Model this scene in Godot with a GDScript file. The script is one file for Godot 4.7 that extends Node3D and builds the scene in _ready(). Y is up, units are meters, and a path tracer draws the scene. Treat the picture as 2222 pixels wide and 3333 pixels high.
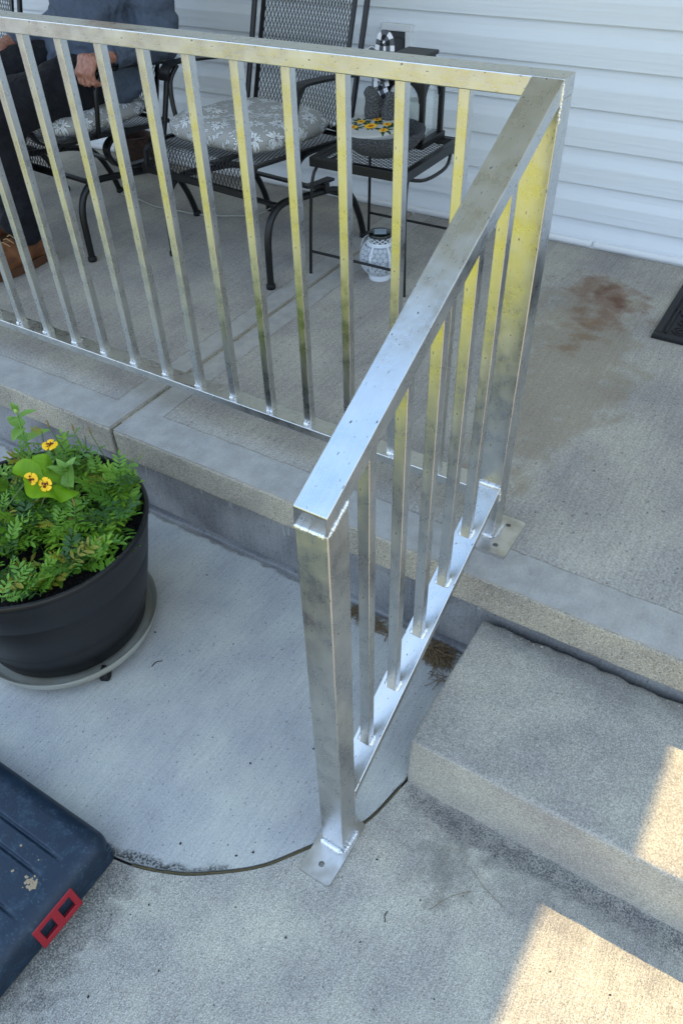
extends Node3D
# A porch with a bare aluminium railing. x runs along the porch edge, z towards the viewer, y up; y = 0 is the porch floor.

const GROUND := -0.331          # walkway level
const RAIL := 0.9379            # top of the porch railing
const WALL := -1.6608           # plane of the house wall
const EDGE := 0.1495            # front edge of the porch slab
const SLOPE := -0.5116          # fall of the stair rail per metre of z
const STEP_TOP := -0.1588

var used := {}
var M := {}
var rng := RandomNumberGenerator.new()

# ---------------------------------------------------------------- mesh building
class MB:
	var v := PackedVector3Array()
	var n := PackedVector3Array()
	var uv := PackedVector2Array()
	var ix := PackedInt32Array()

	func vert(p: Vector3, nn: Vector3, t := Vector2.ZERO) -> int:
		v.append(p); n.append(nn); uv.append(t)
		return v.size() - 1

	func tri(a: int, b: int, c: int) -> void:
		var g := (v[b] - v[a]).cross(v[c] - v[a])
		if g.dot(n[a] + n[b] + n[c]) > 0.0:
			ix.append(a); ix.append(c); ix.append(b)
		else:
			ix.append(a); ix.append(b); ix.append(c)

	func quad(a: int, b: int, c: int, d: int) -> void:
		tri(a, b, c); tri(a, c, d)

	func face(a: Vector3, b: Vector3, c: Vector3, d: Vector3, away_from: Vector3) -> void:
		var nn := (b - a).cross(c - a).normalized()
		if nn.length() < 0.5: nn = (c - a).cross(d - a).normalized()
		if nn.dot((a + b + c + d) * 0.25 - away_from) < 0.0: nn = -nn
		var i := vert(a, nn, Vector2(0, 0)); vert(b, nn, Vector2(1, 0)); vert(c, nn, Vector2(1, 1)); vert(d, nn, Vector2(0, 1))
		quad(i, i + 1, i + 2, i + 3)

	func mesh() -> ArrayMesh:
		var a := []
		a.resize(Mesh.ARRAY_MAX)
		a[Mesh.ARRAY_VERTEX] = v; a[Mesh.ARRAY_NORMAL] = n; a[Mesh.ARRAY_TEX_UV] = uv; a[Mesh.ARRAY_INDEX] = ix
		var m := ArrayMesh.new()
		m.add_surface_from_arrays(Mesh.PRIMITIVE_TRIANGLES, a)
		return m

	# a block with rounded edges; cut (optional) moves each point: func(p, normal) -> Vector3
	func rbox(size: Vector3, r: float, seg := Vector3i(1, 1, 1), xf := Transform3D(), arc := 2, cut = null) -> MB:
		var h := size * 0.5
		r = minf(r, minf(h.x, minf(h.y, h.z)) * 0.999)
		var co := []
		for ax in 3:
			var l := PackedFloat32Array()
			for k in arc + 1: l.append(-h[ax] + r * (1.0 - cos(k * PI * 0.5 / arc) if arc > 1 else float(k)))
			for k in range(1, seg[ax]): l.append(lerpf(-h[ax] + r, h[ax] - r, k / float(seg[ax])))
			for k in arc + 1: l.append(h[ax] - r * (1.0 - cos((arc - k) * PI * 0.5 / arc) if arc > 1 else float(arc - k)))
			co.append(l)
		for ax in 3:
			var b := (ax + 1) % 3
			var c := (ax + 2) % 3
			for sg in [-1.0, 1.0]:
				var nb: int = co[b].size()
				var nc: int = co[c].size()
				var base := v.size()
				for i in nb:
					for j in nc:
						var p := Vector3()
						p[ax] = sg * h[ax]; p[b] = co[b][i]; p[c] = co[c][j]
						var q := p.clamp(-h + Vector3.ONE * r, h - Vector3.ONE * r)
						var d := (p - q).normalized()
						p = q + d * r
						if cut != null: p = cut.call(p, d)
						var wp := xf * p
						var t := Vector2(wp.x, wp.z) if ax == 1 else Vector2(wp[b], wp[c])
						vert(xf * p, (xf.basis * d).normalized(), t)
				for i in nb - 1:
					for j in nc - 1:
						quad(base + i * nc + j, base + (i + 1) * nc + j, base + (i + 1) * nc + j + 1, base + i * nc + j + 1)
		return self

	func box(size: Vector3, at := Vector3.ZERO, r := 0.0015) -> MB:
		return rbox(size, r, Vector3i(1, 1, 1), Transform3D(Basis(), at), 1)

	# a round bar along a path; r is a number or one radius per point
	func tube(path: Array, r, seg := 8, caps := true, flat := 1.0) -> MB:
		var k := path.size()
		var up := Vector3.UP
		var t0: Vector3 = (path[1] - path[0]).normalized()
		if absf(t0.dot(up)) > 0.9: up = Vector3.RIGHT
		var side := t0.cross(up).normalized()
		var base := v.size()
		var len := 0.0
		for i in k:
			var t: Vector3 = (path[mini(i + 1, k - 1)] - path[maxi(i - 1, 0)]).normalized()
			side = (side - t * side.dot(t)).normalized()
			var u := side.cross(t)
			var rr: float = r[i] if r is Array else r
			if i > 0: len += path[i].distance_to(path[i - 1])
			for j in seg + 1:
				var a := TAU * j / seg
				var d := side * cos(a) + u * sin(a) * flat
				vert(path[i] + d * rr, (side * cos(a) + u * sin(a)).normalized(), Vector2(j / float(seg), len))
		for i in k - 1:
			for j in seg:
				var a := base + i * (seg + 1) + j
				quad(a, a + 1, a + seg + 2, a + seg + 1)
		if caps:
			for e in 2:
				var i := 0 if e == 0 else k - 1
				var nn: Vector3 = (path[0] - path[1]).normalized() if e == 0 else (path[k - 1] - path[k - 2]).normalized()
				var c := vert(path[i], nn)
				var f := v.size()
				for j in seg: vert(v[base + i * (seg + 1) + j], nn)
				for j in seg: tri(c, f + j, f + (j + 1) % seg)
		return self

	# a flat bar swept along a path; side gives the direction of its width
	func bar(path: Array, w: float, t: float, side: Vector3) -> MB:
		var k := path.size()
		var rings := []
		for i in k:
			var tg: Vector3 = (path[mini(i + 1, k - 1)] - path[maxi(i - 1, 0)]).normalized()
			var s := (side - tg * side.dot(tg)).normalized()
			var u := s.cross(tg)
			rings.append([path[i] + s * w * 0.5 + u * t * 0.5, path[i] - s * w * 0.5 + u * t * 0.5, path[i] - s * w * 0.5 - u * t * 0.5, path[i] + s * w * 0.5 - u * t * 0.5])
		for q in 4:
			var base := v.size()
			var len := 0.0
			for i in k:
				var nn: Vector3 = ((rings[i][q] + rings[i][(q + 1) % 4]) * 0.5 - path[i]).normalized()
				if i > 0: len += path[i].distance_to(path[i - 1])
				vert(rings[i][q], nn, Vector2(0, len)); vert(rings[i][(q + 1) % 4], nn, Vector2(w, len))
			for i in k - 1: quad(base + i * 2, base + i * 2 + 1, base + i * 2 + 3, base + i * 2 + 2)
		face(rings[0][0], rings[0][1], rings[0][2], rings[0][3], path[1])
		face(rings[k - 1][0], rings[k - 1][1], rings[k - 1][2], rings[k - 1][3], path[k - 2])
		return self

	# a turned shape: profile of (radius, height)
	func lathe(prof: Array, seg := 32, at := Vector3.ZERO, wob := 0.0) -> MB:
		for i in prof.size() - 1:
			var a: Vector2 = prof[i]
			var b: Vector2 = prof[i + 1]
			var d := (b - a).normalized()
			var na := d
			var nb := d
			if i > 0:
				var e: Vector2 = (a - prof[i - 1]).normalized()
				if e.dot(d) > 0.6: na = (e + d).normalized()
			if i < prof.size() - 2:
				var e: Vector2 = (prof[i + 2] - b).normalized()
				if e.dot(d) > 0.6: nb = (e + d).normalized()
			var base := v.size()
			for j in seg + 1:
				var an := TAU * j / seg
				var c := Vector3(cos(an), 0, sin(an))
				var k := 1.0 + wob * sin(an * 3.0 + 1.0)
				vert(at + c * a.x * k + Vector3.UP * a.y, c * na.y - Vector3.UP * na.x, Vector2(j / float(seg), i / float(prof.size())))
				vert(at + c * b.x * k + Vector3.UP * b.y, c * nb.y - Vector3.UP * nb.x, Vector2(j / float(seg), (i + 1) / float(prof.size())))
			for j in seg: quad(base + j * 2, base + j * 2 + 1, base + j * 2 + 3, base + j * 2 + 2)
		return self

	# rows of points as one smooth sheet; away: a point behind the sheet
	func sheet(rows: Array, away: Vector3, uvs := []) -> MB:
		var nu := rows.size()
		var nv: int = rows[0].size()
		var base := v.size()
		for i in nu:
			for j in nv:
				var du: Vector3 = rows[mini(i + 1, nu - 1)][j] - rows[maxi(i - 1, 0)][j]
				var dv: Vector3 = rows[i][mini(j + 1, nv - 1)] - rows[i][maxi(j - 1, 0)]
				var nn := du.cross(dv).normalized()
				if nn.dot(rows[i][j] - away) < 0.0: nn = -nn
				vert(rows[i][j], nn, uvs[i][j] if uvs.size() else Vector2(j / float(nv - 1), i / float(nu - 1)))
		for i in nu - 1:
			for j in nv - 1: quad(base + i * nv + j, base + i * nv + j + 1, base + (i + 1) * nv + j + 1, base + (i + 1) * nv + j)
		return self

	# a flat outline with thickness, lying in xy of xf, from z 0 to z depth
	func prism(poly: PackedVector2Array, depth: float, xf := Transform3D()) -> MB:
		var t := Geometry2D.triangulate_polygon(poly)
		for e in 2:
			var nn := xf.basis * (Vector3.BACK if e == 1 else Vector3.FORWARD)
			var base := v.size()
			for p in poly: vert(xf * Vector3(p.x, p.y, depth * e), nn, p)
			for i in range(0, t.size(), 3): tri(base + t[i], base + t[i + 1], base + t[i + 2])
		var cw := Geometry2D.is_polygon_clockwise(poly)
		for i in poly.size():
			var a := poly[i]
			var b := poly[(i + 1) % poly.size()]
			var d := (b - a).normalized()
			var o := Vector2(-d.y, d.x) if cw else Vector2(d.y, -d.x)
			var nn := xf.basis * Vector3(o.x, o.y, 0)
			var k := vert(xf * Vector3(a.x, a.y, 0), nn); vert(xf * Vector3(b.x, b.y, 0), nn); vert(xf * Vector3(b.x, b.y, depth), nn); vert(xf * Vector3(a.x, a.y, depth), nn)
			quad(k, k + 1, k + 2, k + 3)
		return self

	# a smooth body round tapered bones [a, b, ra, rb]
	func body(bones: Array, cell: float, blend: float) -> MB:
		var lo := Vector3.ONE * 1e9
		var hi := -lo
		for o in bones:
			var r := maxf(o[2], o[3]) + blend * 3.0
			for p in [o[0], o[1]]:
				lo = lo.min(p - Vector3.ONE * r); hi = hi.max(p + Vector3.ONE * r)
		var dx := int((hi.x - lo.x) / cell) + 3
		var dy := int((hi.y - lo.y) / cell) + 3
		var dz := int((hi.z - lo.z) / cell) + 3
		var f := PackedFloat32Array()
		f.resize(dx * dy * dz)
		for o in bones:
			var a: Vector3 = o[0]
			var ab: Vector3 = o[1] - a
			var l2 := maxf(ab.length_squared(), 1e-9)
			var ra: float = o[2]
			var dr: float = o[3] - ra
			var m := maxf(o[2], o[3]) + blend * 3.0
			var c0 := ((a.min(o[1]) - Vector3.ONE * m - lo) / cell).floor().max(Vector3.ZERO)
			var c1 := ((a.max(o[1]) + Vector3.ONE * m - lo) / cell).ceil().min(Vector3(dx - 1, dy - 1, dz - 1))
			for z in range(int(c0.z), int(c1.z) + 1):
				for y in range(int(c0.y), int(c1.y) + 1):
					var row := (z * dy + y) * dx
					for x in range(int(c0.x), int(c1.x) + 1):
						var p := lo + Vector3(x, y, z) * cell - a
						var t := clampf(p.dot(ab) / l2, 0.0, 1.0)
						var d := (p - ab * t).length() - ra - dr * t
						if d < blend * 4.0: f[row + x] += exp(-d / blend)
		for i in f.size(): f[i] = -blend * log(f[i]) if f[i] > 1e-6 else blend * 14.0
		var id := {}
		var offs := [0, 1, dx, dx + 1, dx * dy, dx * dy + 1, dx * dy + dx, dx * dy + dx + 1]
		for z in dz - 1:
			for y in dy - 1:
				for x in dx - 1:
					var k := (z * dy + y) * dx + x
					var s0 := f[k] < 0.0
					var mixed := false
					for q in range(1, 8):
						if (f[k + offs[q]] < 0.0) != s0:
							mixed = true
							break
					if not mixed: continue
					var c := Vector3.ZERO
					var cnt := 0
					for e in [[0, 1], [2, 3], [4, 5], [6, 7], [0, 2], [1, 3], [4, 6], [5, 7], [0, 4], [1, 5], [2, 6], [3, 7]]:
						var fa := f[k + offs[e[0]]]
						var fb := f[k + offs[e[1]]]
						if (fa < 0.0) != (fb < 0.0):
							var t := fa / (fa - fb)
							var pa := Vector3(e[0] & 1, (e[0] >> 1) & 1, e[0] >> 2)
							var pb := Vector3(e[1] & 1, (e[1] >> 1) & 1, e[1] >> 2)
							c += pa.lerp(pb, t); cnt += 1
					c /= cnt
					var g := Vector3(f[k + 1] - f[k] + f[k + offs[7]] - f[k + offs[6]], f[k + dx] - f[k] + f[k + offs[7]] - f[k + offs[5]], f[k + dx * dy] - f[k] + f[k + offs[7]] - f[k + offs[3]]).normalized()
					var p := lo + (Vector3(x, y, z) + c) * cell
					id[k] = vert(p, g, Vector2(p.x, p.y))
		var st := [1, dx, dx * dy]
		for k in id:
			for ax in 3:
				var i0: int = k
				var i1: int = k + st[ax]
				if (f[i0] < 0.0) == (f[i1] < 0.0): continue
				var b: int = st[(ax + 1) % 3]
				var c: int = st[(ax + 2) % 3]
				if id.has(k - b) and id.has(k - c) and id.has(k - b - c): quad(id[k], id[k - b], id[k - b - c], id[k - c])
		return self

# new normals after points were moved; points that coincide share one
func resmooth(m: MB) -> MB:
	var at := {}
	var id := PackedInt32Array()
	id.resize(m.v.size())
	for i in m.v.size():
		var k := Vector3i((m.v[i] * 20000.0).round())
		if not at.has(k): at[k] = at.size()
		id[i] = at[k]
	var n := PackedVector3Array()
	n.resize(at.size())
	for i in range(0, m.ix.size(), 3):
		var a := m.ix[i]
		var b := m.ix[i + 1]
		var c := m.ix[i + 2]
		var g := (m.v[c] - m.v[a]).cross(m.v[b] - m.v[a])
		n[id[a]] += g; n[id[b]] += g; n[id[c]] += g
	for i in m.v.size():
		var q := n[id[i]]
		if q.length_squared() > 1e-20: m.n[i] = q.normalized()
	return m

# ---------------------------------------------------------------- naming and nesting
func numbered(called: String, parent: Node) -> String:
	var key := str(parent.get_instance_id()) + called
	var c: int = used.get(key, 0)
	used[key] = c + 1
	return called if c == 0 else "%s_%03d" % [called, c]

func thing(called: String, label: String, category: String, at := Vector3.ZERO, turn := 0.0, group := "") -> Node3D:
	var o := Node3D.new()
	o.name = numbered(called, self)
	add_child(o)
	o.position = at
	o.rotation.y = turn
	return tag(o, label, category, group)

func tag(o: Node3D, label: String, category: String, group := "") -> Node3D:
	o.set_meta("label", label)
	o.set_meta("category", category)
	if group != "": o.set_meta("group", group)
	return o

func part(called: String, mb, material: Material, parent: Node3D, xf := Transform3D()) -> MeshInstance3D:
	var o := MeshInstance3D.new()
	o.mesh = mb.mesh() if mb is MB else mb
	o.material_override = material
	o.name = numbered(called, parent)
	parent.add_child(o)
	o.transform = xf
	return o

func single(called: String, mb, material: Material, label: String, category: String, at := Vector3.ZERO, turn := 0.0, group := "") -> MeshInstance3D:
	var o := part(called, mb, material, self)
	o.position = at
	o.rotation.y = turn
	tag(o, label, category, group)
	return o

func setting(called: String, mb, material: Material, label: String) -> MeshInstance3D:
	var o := part(called, mb, material, self)
	o.set_meta("kind", "structure")
	o.set_meta("label", label)
	return o

func copy(o: Node3D, called: String, label: String) -> Node3D:
	var c: Node3D = o.duplicate()
	c.name = numbered(called, self)
	add_child(c)
	c.set_meta("label", label)
	return c

func smooth(pts: Array, per := 6) -> Array:          # a rounded path through the points
	var cv := Curve3D.new()
	for i in pts.size():
		var t: Vector3 = (pts[mini(i + 1, pts.size() - 1)] - pts[maxi(i - 1, 0)]) / 6.0
		cv.add_point(pts[i], -t, t)
	var out := []
	for i in pts.size() - 1:
		for k in per: out.append(cv.sample(i, k / float(per)))
	out.append(pts[-1])
	return out

func mirrored(pts: Array) -> Array:
	var out := []
	for p in pts: out.append(Vector3(-p.x, p.y, p.z))
	return out
# ---------------------------------------------------------------- textures and materials
func bytes(w: int, h: int, freq: float, sd: int, kind := FastNoiseLite.TYPE_SIMPLEX_SMOOTH, oct := 1, sx := 1, sy := 1) -> PackedByteArray:
	var f := FastNoiseLite.new()
	f.noise_type = kind; f.frequency = freq; f.seed = sd
	f.fractal_type = FastNoiseLite.FRACTAL_FBM if oct > 1 else FastNoiseLite.FRACTAL_NONE
	f.fractal_octaves = oct
	var im := f.get_seamless_image(w / sx, h / sy) if w <= 768 else f.get_image(w / sx, h / sy)     # tiles repeat without a seam
	if sx > 1 or sy > 1: im.resize(w, h, Image.INTERPOLATE_CUBIC)
	im.convert(Image.FORMAT_L8)
	return im.get_data()

func tex(im: Image) -> ImageTexture:
	im.generate_mipmaps()
	return ImageTexture.create_from_image(im)

func rgb(w: int, h: int, d: PackedByteArray) -> ImageTexture:
	return tex(Image.create_from_data(w, h, false, Image.FORMAT_RGB8, d))

func grey(w: int, h: int, d: PackedByteArray) -> ImageTexture:
	return tex(Image.create_from_data(w, h, false, Image.FORMAT_L8, d))

func mat(c: Color, rough := 0.6, metal := 0.0) -> StandardMaterial3D:
	var m := StandardMaterial3D.new()
	m.albedo_color = c; m.roughness = rough; m.metallic = metal
	return m

func relief(m: StandardMaterial3D, t: Texture2D, cm: float) -> StandardMaterial3D:
	m.heightmap_enabled = true; m.heightmap_texture = t; m.heightmap_scale = cm
	return m

func tri(m: StandardMaterial3D, per_metre: Vector3, world := true) -> StandardMaterial3D:
	m.uv1_triplanar = true; m.uv1_world_triplanar = world; m.uv1_scale = per_metre; m.uv1_triplanar_sharpness = 4.0
	return m

# Grey cement with sand grains, pits and broom lines along v. marks(x, y, r, g, b, grain) may tint a pixel.
# o: base colour, grain (light and dark sand), broom, pits, patch
func concrete(w: int, h: int, sd: int, o: Dictionary, marks = null) -> Array:
	var sand := bytes(w, h, 0.9, sd, FastNoiseLite.TYPE_VALUE)
	var grit := bytes(w, h, o.get("grit_size", 0.28), sd + 1, FastNoiseLite.TYPE_SIMPLEX_SMOOTH, 2)
	var patch := bytes(w, h, 0.006, sd + 2, FastNoiseLite.TYPE_SIMPLEX_SMOOTH, 5)
	var lines := bytes(w, h, 0.22, sd + 3, FastNoiseLite.TYPE_SIMPLEX_SMOOTH, 2, 1, 28)
	var pore := bytes(w, h, 0.11, sd + 4, FastNoiseLite.TYPE_SIMPLEX, 2, 1, 2)
	var a := PackedByteArray()
	var hh := PackedByteArray()
	a.resize(w * h * 3)
	hh.resize(w * h)
	var c: Color = o.base
	var gs: float = o.get("grain", 0.2)
	var gr: float = o.get("grit", 0.2)
	var br: float = o.get("broom", 0.05)
	var pi: float = o.get("pits", 0.0)
	var pa: float = o.get("patch", 0.12)
	var pl: int = o.get("pit_level", 222)
	var cr := c.r8 / 255.0
	var cg := c.g8 / 255.0
	var cb := c.b8 / 255.0
	for i in w * h:
		var s := sand[i] / 255.0 - 0.5
		var g := grit[i] / 255.0 - 0.5
		var l := lines[i] / 255.0 - 0.5
		var p := patch[i] / 255.0 - 0.5
		var k := 1.0 + s * gs + g * gr + l * br + p * pa
		var z := 0.6 + s * 0.25 * gs + g * 0.5 * gr * 2.0 + l * br * 4.0
		if pore[i] > pl:
			var q := clampf((pore[i] - pl) / 14.0, 0.0, 1.0) * pi
			k *= 1.0 - q * 0.55
			z -= q * 0.5
		var r := k * cr
		var gg := k * cg
		var b := k * cb * (1.0 - p * 0.05)
		a[i * 3] = clampi(int(r * 255.0), 0, 255)
		a[i * 3 + 1] = clampi(int(gg * 255.0), 0, 255)
		a[i * 3 + 2] = clampi(int(b * 255.0), 0, 255)
		hh[i] = clampi(int(z * 200.0), 0, 255)
	if marks != null: marks.call(a, hh, w, h)
	return [a, hh]

# Stains a patch of a colour texture: inside the outline (metres, as x, z) the pixels move towards tint by amount, with a ragged edge and grain of its own.
func stain(a: PackedByteArray, w: int, h: int, area: Rect2, poly: PackedVector2Array, tint: Color, amount: float, edge: float, sd: int, threshold := -1.0) -> void:
	var rag := bytes(w, h, 0.02, sd, FastNoiseLite.TYPE_SIMPLEX_SMOOTH, 5)
	var speck := bytes(w, h, 0.2, sd + 1, FastNoiseLite.TYPE_SIMPLEX_SMOOTH, 3)
	var lo := Vector2(1e9, 1e9)
	var hi := -lo
	for p in poly:
		lo = lo.min(p); hi = hi.max(p)
	var sx := w / area.size.x
	var sy := h / area.size.y
	var x0 := clampi(int((lo.x - edge - area.position.x) * sx), 0, w - 1)
	var x1 := clampi(int((hi.x + edge - area.position.x) * sx), 0, w - 1)
	var y0 := clampi(int((lo.y - edge - area.position.y) * sy), 0, h - 1)
	var y1 := clampi(int((hi.y + edge - area.position.y) * sy), 0, h - 1)
	var np := poly.size()
	for y in range(y0, y1 + 1):
		for x in range(x0, x1 + 1):
			var p := Vector2(area.position.x + x / sx, area.position.y + y / sy)
			var d := 1e9
			var inside := false
			for i in np:
				var u := poly[i]
				var t := poly[(i + 1) % np]
				var ut := t - u
				var q := clampf((p - u).dot(ut) / ut.length_squared(), 0.0, 1.0)
				d = minf(d, p.distance_squared_to(u + ut * q))
				if (u.y > p.y) != (t.y > p.y) and p.x < (t.x - u.x) * (p.y - u.y) / (t.y - u.y) + u.x: inside = not inside
			d = sqrt(d)
			if inside: d = -d
			var i := y * w + x
			var k := clampf(0.5 - (d + (rag[i] / 255.0 - 0.5) * edge * 2.4) / edge, 0.0, 1.0) * amount
			k *= 0.55 + 0.9 * (speck[i] / 255.0) if threshold < 0.0 else (1.0 if speck[i] / 255.0 + rag[i] / 510.0 > threshold else 0.25)
			k = minf(k, 1.0)
			if k <= 0.0: continue
			a[i * 3] = int(lerpf(a[i * 3], tint.r8, k))
			a[i * 3 + 1] = int(lerpf(a[i * 3 + 1], tint.g8, k))
			a[i * 3 + 2] = int(lerpf(a[i * 3 + 2], tint.b8, k))

func laid(o: Array, w: int, h: int, rough: float, cm: float) -> StandardMaterial3D:
	var m := mat(Color.WHITE, rough)
	m.albedo_texture = rgb(w, h, o[0])
	m.metallic_specular = 0.35
	return relief(m, grey(w, h, o[1]), cm)

const PORCH_AREA := Rect2(-3.3, -1.67, 4.3, 1.83)
const WALK_AREA := Rect2(-0.75, 0.4, 1.6, 1.05)
const PAD_AREA := Rect2(-1.62, 0.08, 1.7, 0.9)

func pts(l: Array) -> PackedVector2Array:
	var o := PackedVector2Array()
	for i in range(0, l.size(), 2): o.append(Vector2(l[i], l[i + 1]))
	return o

func porch_marks(a: PackedByteArray, hh: PackedByteArray, w: int, h: int) -> void:
	# the trowelled margin along the front edge and both sides of the joint: no broom lines, a little paler, a fine tool line where it ends
	var sx := w / PORCH_AREA.size.x
	var sy := h / PORCH_AREA.size.y
	var soft := bytes(w, h, 0.03, 71, FastNoiseLite.TYPE_SIMPLEX_SMOOTH, 5)
	for y in h:
		var z := PORCH_AREA.position.y + y / sy
		for x in w:
			var px := PORCH_AREA.position.x + x / sx
			var i := y * w + x
			var jit := (soft[i] / 255.0 - 0.5) * 0.006
			var d := maxf(z - (EDGE - 0.118), 0.085 - absf(px + 1.055))
			d += jit
			if d > 0.0:
				var g := 0.93 + soft[i] / 255.0 * 0.2
				for k in 3: a[i * 3 + k] = clampi(int(lerpf(a[i * 3 + k], [160, 158, 153][k] * g, 0.72)), 0, 255)
				hh[i] = int(lerpf(hh[i], 118.0, 0.85))
			elif d > -0.0035:
				for k in 3: a[i * 3 + k] = int(a[i * 3 + k] * 0.86)
				hh[i] = int(hh[i] * 0.75)
	var tan_spot := pts([-0.275, -1.051, -0.283, -1.306, -0.16, -1.414, -0.027, -1.297, 0.03, -1.024, 0.094, -0.854, 0.112, -0.654, 0.065, -0.496, 0.018, -0.358, -0.026, -0.259, -0.024, -0.142, -0.1, -0.1, -0.2, -0.45])
	stain(a, w, h, PORCH_AREA, tan_spot, Color(0.55, 0.5, 0.42), 0.5, 0.09, 201)
	stain(a, w, h, PORCH_AREA, pts([-0.205, -1.31, -0.168, -1.389, -0.095, -1.352, -0.031, -1.295, -0.019, -1.194, -0.051, -1.108, -0.09, -1.04, -0.114, -1.057, -0.138, -1.198]), Color(0.47, 0.36, 0.3), 0.6, 0.1, 211)
	stain(a, w, h, PORCH_AREA, pts([-0.165, -1.33, -0.115, -1.375, -0.1, -1.3, -0.04, -1.27, -0.06, -1.235, -0.14, -1.29]), Color(0.37, 0.23, 0.17), 0.55, 0.05, 221)
	stain(a, w, h, PORCH_AREA, pts([-0.115, -1.13, -0.08, -1.14, -0.07, -0.97, -0.1, -0.9, -0.125, -0.93]), Color(0.47, 0.34, 0.23), 0.45, 0.08, 231)

func walk_marks(a: PackedByteArray, _hh: PackedByteArray, w: int, h: int) -> void:
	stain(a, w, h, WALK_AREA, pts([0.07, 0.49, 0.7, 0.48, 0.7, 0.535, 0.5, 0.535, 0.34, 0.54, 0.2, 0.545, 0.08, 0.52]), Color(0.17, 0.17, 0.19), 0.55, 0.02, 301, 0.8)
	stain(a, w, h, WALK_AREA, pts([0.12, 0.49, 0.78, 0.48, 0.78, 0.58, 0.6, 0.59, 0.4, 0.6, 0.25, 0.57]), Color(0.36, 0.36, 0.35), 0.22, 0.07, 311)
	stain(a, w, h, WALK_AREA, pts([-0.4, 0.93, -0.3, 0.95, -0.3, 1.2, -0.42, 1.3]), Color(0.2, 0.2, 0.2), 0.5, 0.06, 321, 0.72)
	stain(a, w, h, WALK_AREA, pts([0.17, 0.56, 0.24, 0.57, 0.25, 0.68, 0.18, 0.66]), Color(0.4, 0.39, 0.34), 0.35, 0.05, 331)

func pad_marks(a: PackedByteArray, _hh: PackedByteArray, w: int, h: int) -> void:
	# black growth along the rounded front, drip marks under the slab, old water marks
	stain(a, w, h, PAD_AREA, pts([-0.4, 0.925, -0.3, 0.9, -0.22, 0.872, -0.16, 0.83, -0.14, 0.87, -0.25, 0.92, -0.38, 0.96]), Color(0.16, 0.16, 0.15), 0.8, 0.012, 401, 0.72)
	stain(a, w, h, PAD_AREA, pts([-1.6, 0.09, 0.05, 0.09, 0.05, 0.118, -0.6, 0.117, -1.6, 0.117]), Color(0.33, 0.32, 0.3), 0.5, 0.008, 411)

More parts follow.
